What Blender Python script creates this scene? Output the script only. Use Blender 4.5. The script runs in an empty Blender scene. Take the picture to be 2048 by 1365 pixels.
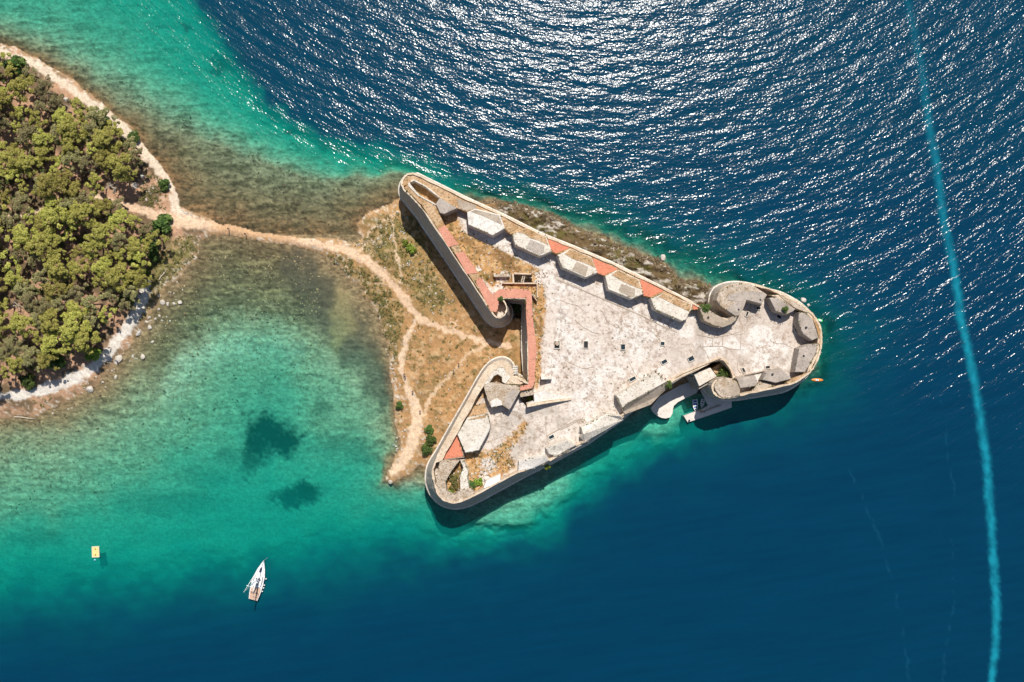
import bpy, bmesh, math, random
import numpy as np
from mathutils import Vector, Matrix

random.seed(7)
np.random.seed(7)
SC = bpy.context.scene
COL = SC.collection

# ------------------------------------------------------------------ camera, sky, sun, exposure
H, SCALE = 228.0, 7.0          # flying height in metres, photo pixels per metre at sea level
cam_d = bpy.data.cameras.new('camera')
cam = bpy.data.objects.new('camera', cam_d)
COL.objects.link(cam)
cam.location = (0, 0, H)
cam_d.sensor_width = 36.0
cam_d.lens = 36.0 * H / (2048 / SCALE)
cam_d.clip_start = 1.0
cam_d.clip_end = 20000
SC.camera = cam

SUN_EL, SUN_AZ = math.radians(55.0), math.radians(9.0)
world = bpy.data.worlds.new('World')
SC.world = world
world.use_nodes = True
wn = world.node_tree
bg = wn.nodes['Background']
sky = wn.nodes.new('ShaderNodeTexSky')
sky.sky_type = 'NISHITA'
sky.sun_disc = False
sky.sun_elevation = SUN_EL
sky.sun_rotation = SUN_AZ
wn.links.new(sky.outputs[0], bg.inputs[0])
bg.inputs[1].default_value = 0.065
sd_ = bpy.data.lights.new('sun', 'SUN')
sd_.energy = 4.2
sd_.angle = math.radians(0.5)
sd_.color = (1.0, 0.955, 0.88)
sun = bpy.data.objects.new('sun', sd_)
COL.objects.link(sun)
sdir = Vector((math.sin(SUN_AZ) * math.cos(SUN_EL), math.cos(SUN_AZ) * math.cos(SUN_EL), math.sin(SUN_EL)))
sun.rotation_euler = sdir.to_track_quat('Z', 'Y').to_euler()
sun.location = sdir * 400
SC.view_settings.view_transform = 'Standard'
SC.view_settings.look = 'None'
SC.view_settings.exposure = 0.4
SC.view_settings.gamma = 1.0
SC.render.engine = 'CYCLES'
SC.cycles.max_bounces = 6
SC.cycles.transparent_max_bounces = 8
SC.cycles.caustics_reflective = False
SC.cycles.caustics_refractive = False

# ------------------------------------------------------------------ measuring helpers
def W(px, py, z=0.0):
    k = (H - z) / H / SCALE
    return Vector(((px - 1024) * k, (682.5 - py) * k, z))

def zoom(ox, oy, s):
    def f(*pts):
        return [((ox + p[0] / s), (oy + p[1] / s)) + tuple(p[2:]) for p in pts]
    return f
Q = 6.203
Z1, Z2, Z3, Z4 = zoom(760, 320, Q), zoom(760, 500, Q), zoom(1000, 400, Q), zoom(1180, 480, Q)
Z5, Z6, Z7, Z8 = zoom(1360, 530, Q), zoom(1360, 660, Q), zoom(1160, 700, Q), zoom(940, 700, Q)
Z9, Z16, Z17 = zoom(820, 800, 5.25), zoom(980, 520, 9.75), zoom(1060, 560, 4.55)

# ------------------------------------------------------------------ numpy noise and distance fields
def _h(ix, iy, seed):
    n = (ix.astype(np.int64) * 374761393 + iy.astype(np.int64) * 668265263 + seed * 974711) & 0xffffffff
    n = ((n ^ (n >> 13)) * 1274126177) & 0xffffffff
    n = n ^ (n >> 16)
    return (n & 0xffff).astype(np.float32) / 65535.0

def vnoise(x, y, seed=0):
    x0, y0 = np.floor(x), np.floor(y)
    fx, fy = (x - x0).astype(np.float32), (y - y0).astype(np.float32)
    fx, fy = fx * fx * (3 - 2 * fx), fy * fy * (3 - 2 * fy)
    a, b = _h(x0, y0, seed), _h(x0 + 1, y0, seed)
    c, d = _h(x0, y0 + 1, seed), _h(x0 + 1, y0 + 1, seed)
    return (a + (b - a) * fx) * (1 - fy) + (c + (d - c) * fx) * fy

def fbm(x, y, octv=4, seed=0, gain=0.5):
    s, a, t = 0.0, 1.0, 0.0
    for i in range(octv):
        s = s + a * vnoise(x, y, seed + i * 17)
        t += a
        a *= gain
        x, y = x * 2.03 + 3.7, y * 2.03 + 1.3
    return s / t

def seg_d2(X, Y, a, b):
    ax, ay = a[0], a[1]
    dx, dy = b[0] - ax, b[1] - ay
    L = dx * dx + dy * dy + 1e-9
    t = np.clip(((X - ax) * dx + (Y - ay) * dy) / L, 0, 1)
    return (X - ax - t * dx) ** 2 + (Y - ay - t * dy) ** 2, t

def sdf(poly, X, Y):
    """distance to the outline, positive inside"""
    d2 = np.full(X.shape, 1e12, np.float32)
    ins = np.zeros(X.shape, bool)
    n = len(poly)
    for i in range(n):
        a, b = poly[i], poly[(i + 1) % n]
        dd, _ = seg_d2(X, Y, a, b)
        d2 = np.minimum(d2, dd)
        if a[1] != b[1]:
            c = (a[1] > Y) != (b[1] > Y)
            xi = (b[0] - a[0]) * (Y - a[1]) / (b[1] - a[1]) + a[0]
            ins ^= c & (X < xi)
    d = np.sqrt(d2)
    return np.where(ins, d, -d)

def line_cov(pts, X, Y):
    """1 on the centre line of a path, 0 at its edge; points are (x, y, half width)"""
    out = np.full(X.shape, -9.0, np.float32)
    for a, b in zip(pts[:-1], pts[1:]):
        d2, t = seg_d2(X, Y, a, b)
        w = a[2] + (b[2] - a[2]) * t
        out = np.maximum(out, 1 - np.sqrt(d2) / w)
    return out

def sstep(a, b, x):
    t = np.clip((x - a) / (b - a), 0, 1)
    return t * t * (3 - 2 * t)

def lerp(c, col, m):
    m = m[..., None]
    return c * (1 - m) + np.array(col, np.float32) * m

# ------------------------------------------------------------------ object helpers
def link(o, parent=None):
    COL.objects.link(o)
    if parent is not None:
        o.parent = parent
    return o

def tag(o, label=None, cat=None, group=None, kind=None):
    if label: o['label'] = label
    if cat: o['category'] = cat
    if group: o['group'] = group
    if kind: o['kind'] = kind
    return o

def empty(name, loc=(0, 0, 0), rz=0.0):
    o = bpy.data.objects.new(name, None)
    o.empty_display_size = 0.5
    o.location = loc
    o.rotation_euler = (0, 0, rz)
    return link(o)

def obj(name, bm, mat, parent=None, smooth=False):
    me = bpy.data.meshes.new(name)
    bm.to_mesh(me)
    bm.free()
    for m in (mat if isinstance(mat, (list, tuple)) else [mat]):
        me.materials.append(m)
    if smooth:
        me.polygons.foreach_set('use_smooth', [True] * len(me.polygons))
    return link(bpy.data.objects.new(name, me), parent)

def mesh_np(name, verts, faces, mat, parent=None, smooth=False):
    me = bpy.data.meshes.new(name)
    v = np.asarray(verts, np.float32)
    f = np.asarray(faces, np.int32)
    k = f.shape[1]
    me.vertices.add(len(v))
    me.vertices.foreach_set('co', v.ravel())
    me.loops.add(f.size)
    me.loops.foreach_set('vertex_index', f.ravel())
    me.polygons.add(len(f))
    me.polygons.foreach_set('loop_start', np.arange(0, f.size, k, dtype=np.int32))
    if smooth:
        me.polygons.foreach_set('use_smooth', np.ones(len(f), bool))
    me.update(calc_edges=True)
    me.materials.append(mat)
    return link(bpy.data.objects.new(name, me), parent)

def set_col(o, name, arr):
    a = o.data.attributes.new(name, 'FLOAT_COLOR', 'POINT')
    c = np.ones((len(arr), 4), np.float32)
    c[:, :3] = arr
    a.data.foreach_set('color', c.ravel())

def set_val(o, name, arr):
    a = o.data.attributes.new(name, 'FLOAT', 'POINT')
    a.data.foreach_set('value', np.asarray(arr, np.float32).ravel())

# ------------------------------------------------------------------ materials
class NT:
    def __init__(s, name):
        s.m = bpy.data.materials.new(name)
        s.m.use_nodes = True
        s.t = s.m.node_tree
        s.p = s.t.nodes['Principled BSDF']
        s.out = s.t.nodes['Material Output']
    def n(s, typ, **kw):
        nd = s.t.nodes.new('ShaderNode' + typ)
        for k, v in kw.items():
            setattr(nd, k, v)
        return nd
    def put(s, sock, v):
        if hasattr(v, 'is_output') or isinstance(v, bpy.types.NodeSocket):
            s.t.links.new(v, sock)
        else:
            sock.default_value = v
    def noise(s, vec, scale, detail=4, rough=0.55):
        nd = s.n('TexNoise')
        s.put(nd.inputs['Vector'], vec)
        nd.inputs['Scale'].default_value = scale
        nd.inputs['Detail'].default_value = detail
        nd.inputs['Roughness'].default_value = rough
        return nd.outputs['Fac']
    def ramp(s, fac, stops):
        nd = s.n('ValToRGB')
        s.put(nd.inputs[0], fac)
        e = nd.color_ramp.elements
        while len(e) < len(stops): e.new(0.5)
        for el, (p, c) in zip(e, stops):
            el.position = p
            el.color = (*c, 1) if not isinstance(c, (int, float)) else (c, c, c, 1)
        return nd.outputs[0]
    def mix(s, fac, a, b, typ='MIX'):
        nd = s.n('MixRGB', blend_type=typ)
        s.put(nd.inputs[0], fac)
        for i, v in ((1, a), (2, b)):
            s.put(nd.inputs[i], (*v, 1) if isinstance(v, tuple) and len(v) == 3 else v)
        return nd.outputs[0]
    def math(s, op, a, b=0.0):
        nd = s.n('Math', operation=op)
        s.put(nd.inputs[0], a)
        s.put(nd.inputs[1], b)
        return nd.outputs[0]
    def bump(s, h, strength=0.5, dist=0.1):
        nd = s.n('Bump')
        s.put(nd.inputs['Height'], h)
        s.put(nd.inputs['Strength'], strength)
        nd.inputs['Distance'].default_value = dist
        return nd.outputs[0]
    def attr(s, name):
        return s.n('Attribute', attribute_name=name).outputs

def M_plain(name, c, rough=0.6, metal=0.0, var=0.12, scale=3.0):
    t = NT(name)
    co = t.n('TexCoord').outputs['Object']
    f = t.noise(co, scale, 4)
    lo = tuple(x * (1 - var) for x in c)
    hi = tuple(min(1, x * (1 + var)) for x in c)
    t.put(t.p.inputs['Base Color'], t.ramp(f, [(0.3, lo), (0.7, hi)]))
    t.p.inputs['Roughness'].default_value = rough
    t.p.inputs['Metallic'].default_value = metal
    return t.m

def M_stone(name, pale, mid, dark, scale=0.7, spots=0.5, bump=0.5):
    """weathered stone: broad pale and tan blotches, dark lichen spots, rough grain"""
    t = NT(name)
    co = t.n('NewGeometry').outputs['Position']
    a = t.noise(co, scale * 0.35, 6, 0.62)
    b = t.noise(co, scale * 2.2, 8, 0.7)
    c = t.noise(co, scale * 1.1, 6, 0.75)
    col = t.mix(t.ramp(a, [(0.36, 0.0), (0.64, 1.0)]), mid, pale)
    col = t.mix(t.ramp(b, [(0.50, 0.0), (0.66, spots)]), col, dark)
    col = t.mix(t.ramp(c, [(0.52, 0.0), (0.66, spots * 0.85)]), col, dark)
    t.put(t.p.inputs['Base Color'], col)
    t.p.inputs['Roughness'].default_value = 0.92
    t.p.inputs['Specular IOR Level'].default_value = 0.2
    t.put(t.p.inputs['Normal'], t.bump(t.math('ADD', b, c), bump, 0.25))
    return t.m

def M_vcol(name, strength=0.5, bump=0.6, scale=1.0):
    """colour laid out per vertex with fine procedural grain on top"""
    t = NT(name)
    co = t.n('NewGeometry').outputs['Position']
    a = t.noise(co, 1.3 * scale, 7, 0.7)
    b = t.noise(co, 4.5 * scale, 4, 0.6)
    g = t.ramp(t.math('ADD', t.math('MULTIPLY', a, 0.6), t.math('MULTIPLY', b, 0.4)), [(0.36, 0.35), (0.64, 1.55)])
    col = t.mix(strength, t.attr('Col')['Color'], t.mix(1.0, t.attr('Col')['Color'], g, 'MULTIPLY'))
    t.put(t.p.inputs['Base Color'], col)
    t.p.inputs['Roughness'].default_value = 0.95
    t.p.inputs['Specular IOR Level'].default_value = 0.15
    t.put(t.p.inputs['Normal'], t.bump(t.math('ADD', a, b), bump, 0.2))
    return t.m

def M_deck(name):
    """worn lime deck: laid out colour, broken by brown lichen pits and pale scabs"""
    t = NT(name)
    co = t.n('NewGeometry').outputs['Position']
    a, b, c = t.noise(co, 0.75, 7, 0.72), t.noise(co, 2.3, 5, 0.7), t.noise(co, 0.12, 4, 0.6)
    col = t.mix(t.math('MULTIPLY', t.ramp(a, [(0.50, 0.0), (0.60, 1.0)]), t.ramp(c, [(0.35, 0.25), (0.65, 0.85)])), t.attr('Col')['Color'], t.mix(1.0, t.attr('Col')['Color'], (0.60, 0.50, 0.43), 'MULTIPLY'))
    col = t.mix(t.math('MULTIPLY', t.ramp(b, [(0.53, 0.0), (0.64, 1.0)]), t.ramp(c, [(0.35, 0.3), (0.65, 0.9)])), col, t.mix(1.0, col, (0.50, 0.41, 0.36), 'MULTIPLY'))
    col = t.mix(t.ramp(b, [(0.34, 0.5), (0.45, 0.0)]), col, t.mix(1.0, col, (1.22, 1.22, 1.22), 'MULTIPLY'))
    t.put(t.p.inputs['Base Color'], col)
    t.p.inputs['Roughness'].default_value = 0.95
    t.p.inputs['Specular IOR Level'].default_value = 0.15
    t.put(t.p.inputs['Normal'], t.bump(t.math('ADD', a, b), 0.5, 0.2))
    return t.m

def M_wall(name, pale, mid, dark):
    """coursed masonry, laid along the wall by its own uv"""
    t = NT(name)
    uv = t.n('TexCoord').outputs['UV']
    co = t.n('NewGeometry').outputs['Position']
    br = t.n('TexBrick')
    t.put(br.inputs['Vector'], uv)
    br.inputs['Scale'].default_value = 1.0
    br.inputs['Brick Width'].default_value = 1.1
    br.inputs['Row Height'].default_value = 0.5
    br.inputs['Mortar Size'].default_value = 0.03
    br.inputs['Color1'].default_value = (*pale, 1)
    br.inputs['Color2'].default_value = (*mid, 1)
    br.inputs['Mortar'].default_value = (*dark, 1)
    a = t.noise(co, 0.25, 6, 0.65)
    b = t.noise(co, 1.6, 7, 0.7)
    col = t.mix(t.ramp(a, [(0.4, 0.0), (0.68, 0.6)]), br.outputs[0], mid)
    col = t.mix(t.ramp(b, [(0.52, 0.0), (0.68, 0.6)]), col, dark)
    col = t.mix(t.ramp(t.noise(co, 0.12, 5, 0.7), [(0.45, 0.0), (0.65, 0.35)]), col, (0.40, 0.25, 0.17))
    t.put(t.p.inputs['Base Color'], col)
    t.p.inputs['Roughness'].default_value = 0.95
    t.p.inputs['Specular IOR Level'].default_value = 0.15
    t.put(t.p.inputs['Normal'], t.bump(b, 0.5, 0.3))
    return t.m

def M_leaf(name, c1, c2, c3):
    t = NT(name)
    gi = t.n('NewGeometry')
    oi = t.n('ObjectInfo')
    co = t.n('TexCoord').outputs['Object']
    f = t.noise(co, 0.9, 3)
    col = t.ramp(t.math('ADD', t.math('MULTIPLY', f, 0.65), t.math('MULTIPLY', gi.outputs['Random Per Island'], 0.35)),
                 [(0.25, c1), (0.5, c2), (0.75, c3)])
    hue = t.n('HueSaturation')
    t.put(hue.inputs['Color'], col)
    t.put(hue.inputs['Hue'], t.math('ADD', t.math('MULTIPLY', oi.outputs['Random'], 0.035), 0.482))
    t.put(hue.inputs['Value'], t.math('ADD', t.math('MULTIPLY', oi.outputs['Random'], 0.5), 0.75))
    t.put(t.p.inputs['Base Color'], hue.outputs[0])
    t.p.inputs['Roughness'].default_value = 0.7
    t.p.inputs['Specular IOR Level'].default_value = 0.2
    return t.m

MT = {}
MT['terrain'] = M_vcol('terrain', 0.55, 0.6)
MT['deck'] = M_deck('deck_stone')
MT['scarp'] = M_wall('scarp_masonry', (0.62, 0.54, 0.46), (0.46, 0.40, 0.335), (0.20, 0.17, 0.145))
MT['stone'] = M_stone('pale_stone', (0.72, 0.66, 0.575), (0.60, 0.53, 0.445), (0.24, 0.20, 0.15), 0.9, 0.6)
MT['coping'] = M_stone('cream_coping', (0.70, 0.58, 0.44), (0.56, 0.42, 0.29), (0.22, 0.15, 0.09), 1.1, 0.45)
MT['rubble'] = M_stone('rubble', (0.66, 0.56, 0.46), (0.46, 0.34, 0.23), (0.14, 0.105, 0.07), 1.6, 0.8, 0.9)
MT['plaster'] = M_stone('grey_cement', (0.455, 0.39, 0.335), (0.33, 0.28, 0.235), (0.17, 0.14, 0.115), 0.9, 0.5, 0.4)
MT['bright'] = M_stone('white_lime', (0.72, 0.675, 0.62), (0.60, 0.55, 0.49), (0.30, 0.26, 0.21), 0.8, 0.5, 0.3)
MT['tan'] = M_stone('tan_cement', (0.45, 0.37, 0.29), (0.34, 0.27, 0.205), (0.17, 0.14, 0.11), 0.9, 0.5, 0.4)
MT['turf'] = M_stone('dry_turf', (0.62, 0.43, 0.27), (0.42, 0.24, 0.11), (0.13, 0.10, 0.035), 0.9, 0.75, 0.9)
MT['brick'] = M_stone('red_brick_paving', (0.64, 0.23, 0.135), (0.57, 0.20, 0.12), (0.30, 0.12, 0.075), 1.0, 0.55, 0.3)
MT['pinkbrick'] = M_stone('faded_brick_paving', (0.62, 0.29, 0.20), (0.54, 0.235, 0.16), (0.30, 0.14, 0.095), 1.0, 0.6, 0.3)
MT['quay'] = M_stone('quay_concrete', (0.74, 0.67, 0.60), (0.64, 0.57, 0.51), (0.28, 0.24, 0.20), 0.6, 0.25, 0.2)
MT['dark'] = M_plain('shaft_shade', (0.02, 0.02, 0.022), 0.9)
MT['glass'] = M_plain('skylight_glass', (0.015, 0.03, 0.04), 0.25)
MT['white'] = M_plain('white_gelcoat', (0.80, 0.80, 0.80), 0.3, 0, 0.03)
MT['teak'] = M_plain('teak', (0.56, 0.36, 0.25), 0.6, 0, 0.1, 6)
MT['navy'] = M_plain('navy_canvas', (0.03, 0.04, 0.09), 0.6)
MT['black'] = M_plain('black_rubber', (0.015, 0.015, 0.018), 0.5)
MT['alu'] = M_plain('aluminium', (0.72, 0.75, 0.78), 0.35, 0.6, 0.05)
MT['rope'] = M_plain('steel_wire', (0.35, 0.42, 0.45), 0.5)
MT['bluepaint'] = M_plain('blue_paint', (0.02, 0.12, 0.42), 0.4)
MT['orange'] = M_plain('orange_plastic', (0.75, 0.22, 0.03), 0.4)
MT['green'] = M_plain('green_plastic', (0.07, 0.55, 0.10), 0.4)
MT['yellow'] = M_plain('yellow_deck', (0.72, 0.56, 0.22), 0.6, 0, 0.15)
MT['cleat'] = M_plain('rusty_cleat', (0.28, 0.13, 0.03), 0.7)
MT['buoy'] = M_plain('buoy_blue', (0.18, 0.50, 0.62), 0.4)
MT['bark'] = M_plain('bark', (0.13, 0.09, 0.065), 0.9, 0, 0.35, 2)
MT['wood'] = M_plain('bleached_wood', (0.55, 0.46, 0.36), 0.8, 0, 0.2, 2)
MT['pine'] = M_leaf('pine_needles', (0.14, 0.14, 0.028), (0.33, 0.31, 0.062), (0.53, 0.48, 0.145))
MT['olive'] = M_leaf('grey_pine_needles', (0.12, 0.115, 0.045), (0.24, 0.215, 0.09), (0.38, 0.33, 0.16))
MT['shrub'] = M_leaf('shrub_leaves', (0.03, 0.06, 0.014), (0.07, 0.115, 0.024), (0.15, 0.19, 0.045))
MT['brightshrub'] = M_leaf('bright_leaves', (0.08, 0.13, 0.015), (0.17, 0.24, 0.03), (0.31, 0.37, 0.06))
MT['scrub'] = M_leaf('scrub_leaves', (0.055, 0.06, 0.016), (0.13, 0.12, 0.036), (0.24, 0.195, 0.075))
MT['boulder'] = M_stone('pale_boulder', (0.66, 0.62, 0.56), (0.5, 0.44, 0.37), (0.2, 0.16, 0.12), 2.5, 0.5, 0.6)
MT['reef'] = M_stone('reef_rock', (0.46, 0.37, 0.21), (0.32, 0.24, 0.13), (0.16, 0.12, 0.07), 1.5, 0.5, 0.6)
MT['brownrock'] = M_stone('brown_rock', (0.26, 0.195, 0.125), (0.115, 0.078, 0.042), (0.04, 0.03, 0.018), 1.2, 0.8, 0.9)

# ------------------------------------------------------------------ coast and depth outlines (photo pixels)
LAND = [(-900, 40), (-60, 72), (0, 90), (30, 97), (75, 116), (130, 152), (175, 182), (215, 217), (262, 257), (292, 292),
        (320, 325), (342, 355), (352, 385), (362, 412), (400, 430), (445, 448), (520, 466), (600, 476), (660, 478), (700, 488),
        (726, 478), (712, 445), (735, 425), (775, 408), (806, 396), (830, 380), (900, 395), (960, 405), (1000, 404), (1035, 412),
        (1060, 420), (1095, 428), (1125, 442), (1165, 466), (1205, 474), (1232, 492), (1262, 502), (1290, 515), (1318, 518), (1342, 540),
        (1354, 558), (1366, 566), (1395, 565), (1425, 578), (1480, 590), (1580, 625), (1620, 665), (1612, 720), (1540, 760),
        (1440, 770), (1330, 790), (1150, 870), (960, 970), (890, 985), (866, 955), (852, 938), (838, 932), (822, 945), (800, 958), (786, 968),
        (774, 962), (779, 945), (795, 918), (800, 890), (792, 850), (790, 800), (784, 760), (778, 700), (765, 655), (742, 612),
        (725, 590), (728, 575), (700, 560), (690, 540), (662, 518), (625, 502), (560, 488), (500, 478), (450, 470), (420, 472), (400, 486),
        (392, 520), (372, 540), (352, 560), (335, 572), (320, 592), (302, 612), (296, 636), (276, 660), (262, 690), (246, 712), (226, 738),
        (190, 772), (150, 795), (110, 815), (60, 832), (0, 838), (-60, 842), (-900, 850)]
C_A = [(-900, 0), (-60, 55), (60, 88), (150, 132), (240, 195), (310, 240), (400, 275), (480, 315), (560, 345), (640, 358), (720, 358),
       (800, 352), (900, 385), (1000, 396), (1120, 430), (1240, 475), (1340, 525), (1400, 555), (1480, 575), (1590, 615), (1630, 665), (1622, 730), (1540, 770),
       (1440, 780), (1330, 796), (1150, 878), (960, 985), (890, 1000), (850, 968), (820, 965), (790, 975), (768, 965), (768, 935), (785, 900), (782, 850), (778, 800),
       (762, 750), (740, 710), (690, 695), (640, 660), (590, 625), (540, 610), (480, 605), (430, 615), (390, 650), (345, 700), (300, 755), (220, 815), (120, 865), (-60, 880), (-900, 890)]
C_B = [(-900, -60), (-60, 5), (100, 40), (200, 90), (300, 150), (400, 215), (500, 272), (600, 318), (680, 338), (780, 342), (830, 346), (900, 377),
       (1000, 392), (1120, 426), (1240, 470), (1345, 520), (1400, 548), (1480, 565), (1595, 605), (1640, 660), (1632, 735), (1560, 772), (1450, 790), (1380, 798), (1310, 822), (1200, 878), (1120, 960),
       (1050, 1020), (960, 1045), (900, 1020), (845, 985), (790, 985), (760, 975), (765, 920), (715, 885), (650, 872), (622, 840), (600, 785), (555, 745), (490, 770),
       (430, 835), (330, 890), (250, 955), (100, 1015), (-60, 1035), (-900, 1050)]
C_C = [(-900, -500), (250, -500), (330, -60), (375, 0), (415, 70), (440, 125), (520, 190), (600, 252), (700, 302), (800, 328), (900, 364), (1000, 378),
       (1150, 418), (1300, 468), (1390, 518), (1480, 545), (1605, 592), (1662, 660), (1665, 750), (1590, 792), (1470, 818), (1390, 852), (1280, 898), (1180, 955), (1110, 1020), (1040, 1050), (960, 1075),
       (870, 1060), (800, 1050), (640, 1075), (480, 1105), (350, 1118), (200, 1128), (60, 1140), (-60, 1150), (-900, 1180)]
C_D = [(-900, -900), (330, -900), (400, -60), (432, 40), (470, 100), (560, 180), (680, 262), (800, 292), (950, 330), (1150, 372), (1350, 440), (1500, 495),
       (1650, 560), (1750, 670), (1735, 800), (1580, 862), (1440, 895), (1300, 948), (1200, 1022), (1130, 1100), (1000, 1130), (850, 1165), (650, 1205), (450, 1245), (250, 1275), (-60, 1300), (-900, 1330)]
APRON = [(940, 1040), (1000, 1030), (1060, 1005), (1110, 968), (1140, 962), (1130, 995), (1060, 1035), (985, 1052)]
QUAYROCK = [(1285, 862), (1325, 846), (1360, 822), (1366, 834), (1342, 858), (1295, 872)]

def fields(X, Y):
    """shore distance (px, positive on land) and water depth (m) at photo pixels X, Y"""
    wx = (fbm(X / 34, Y / 34, 4, 5) - 0.5)
    wy = (fbm(X / 34, Y / 34, 4, 45) - 0.5)
    Xw, Yw = X + wx * 26, Y + wy * 26
    Xs, Ys = X + wx * 60 + (fbm(X / 110, Y / 110, 3, 8) - .5) * 60, Y + wy * 50
    s0 = sdf(LAND, X + wx * 14, Y + wy * 14)
    sA, sB, sC, sD = sdf(C_A, Xw, Yw), sdf(C_B, Xw, Yw), sdf(C_C, Xs, Ys), sdf(C_D, Xs, Ys)
    def seg(si, so, d0, d1):
        a, b = np.maximum(-si, 0), np.maximum(so, 0)
        return d0 + (d1 - d0) * a / (a + b + 1e-3)
    d = np.where(s0 > 0, 0, seg(s0, sA, 0.0, 0.55))
    d = np.where(sA < 0, seg(sA, sB, 0.55, 1.7), d)
    d = np.where(sB < 0, seg(sB, sC, 1.7, 4.6), d)
    d = np.where(sC < 0, seg(sC, sD, 4.6, 11.0), d)
    d = np.where(sD < 0, 11.0 + np.minimum(-sD / 25.0, 9), d)
    ap = np.maximum(sdf(APRON, Xw, Yw), sdf(QUAYROCK, Xw, Yw))
    d = d + (np.minimum(d, 1.7) - d) * sstep(-24, 12, ap) * (0.75 + 0.5 * (wx + .5 - .25))
    return s0, d

def grid(xs, ys):
    X, Y = np.meshgrid(np.asarray(xs, np.float32), np.asarray(ys, np.float32))
    nx, ny = len(xs), len(ys)
    i = np.arange(nx * ny).reshape(ny, nx)
    f = np.stack([i[:-1, :-1], i[1:, :-1], i[1:, 1:], i[:-1, 1:]], -1).reshape(-1, 4)
    return X, Y, f

# ------------------------------------------------------------------ terrain (land and sea bed)
N_PATH = [(-200, 85, 11.2), (0, 106, 11.2), (70, 128, 11.2), (125, 165, 11.2), (190, 212, 12.9), (245, 255, 12.9), (285, 300, 12.9), (325, 345, 11.2), (350, 385, 9.5), (352, 420, 10.3), (400, 450, 10.3)]
S_PATH = [(-120, 796, 6), (30, 793, 10), (95, 780, 14), (150, 759, 14), (195, 731, 13), (222, 703, 12), (242, 675, 12), (268, 642, 14), (284, 602, 14), (296, 568, 10)]
MAIN_PATH = [(205, 398, 6.9), (255, 412, 7.7), (310, 430, 11.2), (370, 444, 17.2), (430, 454, 14.6), (480, 464, 9.5), (540, 474, 7.7), (620, 488, 9.5), (690, 500, 11.2), (735, 522, 11.2),
             (775, 556, 9.5), (806, 594, 9.5), (830, 628, 9.5), (860, 650, 7.7), (905, 664, 6.9), (955, 680, 6.9), (1015, 692, 7.7)]
SPIT_PATH = [(833, 640, 5), (815, 678, 6), (804, 715, 6), (804, 742, 6), (818, 775, 8), (832, 815, 12), (836, 845, 15), (828, 880, 14), (812, 915, 13), (790, 945, 11)]
LOOP_PATH = [(846, 832, 6), (858, 800, 5), (882, 768, 4), (910, 740, 4), (935, 712, 4), (970, 692, 5)]
TRAILS = [[(796, 422, 2.5), (770, 440, 3), (745, 458, 3), (736, 478, 3), (720, 500, 4)], [(783, 432, 2), (790, 480, 2), (798, 530, 3), (806, 565, 4)],
          [(0, 437, 7), (60, 436, 6), (120, 420, 6), (205, 398, 7)], [(905, 664, 3), (912, 645, 2.5), (900, 640, 2)]]
SCRUBLAND = [(700, 500), (790, 420), (832, 440), (860, 500), (880, 560), (900, 610), (870, 640), (830, 600), (800, 560), (750, 520)]
WESTBANK = [(640, 500), (700, 520), (770, 570), (810, 620), (800, 690), (790, 740), (775, 690), (740, 610), (690, 545)]
DUNE = [(390, 470), (400, 500), (385, 545), (345, 575), (310, 610), (296, 640), (270, 640), (290, 570), (310, 520), (345, 480)]

xs = np.concatenate([[-7000, -3500, -1800, -900, -500, -300, -180, -120], np.arange(-80, 1725, 2.6), [1800, 2000, 2400, 3200, 5000, 9000]])
ys = np.concatenate([[-8000, -4000, -2000, -1000, -500, -250, -140], np.arange(-80, 1330, 2.6), [1400, 1500, 1700, 2100, 3000, 5000, 9000]])
X, Y, F = grid(xs, ys)
s0, dep = fields(X, Y)
na, nb, nc = fbm(X / 9, Y / 9, 4, 21), fbm(X / 30, Y / 30, 4, 22), fbm(X / 3.4, Y / 3.4, 2, 23)
Yr = Y + X * 0.04
strata = fbm(X / 55 + nb * 0.6, Yr / 6.5, 4, 31, 0.6)
clump = fbm(X / 13, Yr / 7, 4, 33, 0.62)
ne_shore = sstep(950, 1010, X) * (Y < 640)
land_z = 0.1 + 1.5 * (1 - np.exp(-np.maximum(s0, 0) / 28)) + 1.6 * sstep(40, 220, s0) + (na - 0.5) * 0.5 * sstep(0, 14, s0)
land_z = land_z + ne_shore * sstep(2, 10, s0) * (np.abs(fbm(X / 16, Y / 11, 5, 61, 0.65) - 0.5) * 5.0 - 0.2)
ridge = sstep(0.50, 0.66, clump) * 0.35 * np.exp(-dep / 2.5) + (strata - 0.5) * 0.5 * np.exp(-dep / 2)
sea_z = -dep - 0.04 + ridge * np.minimum(1, dep / 0.4)
sea_z = np.minimum(sea_z, -0.03 + 0.0 * dep)
Zt = np.where(s0 > 0, land_z, sea_z)
k = 1 / SCALE
V = np.stack([(X - 1024) * k, (682.5 - Y) * k, Zt], -1).reshape(-1, 3)

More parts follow.
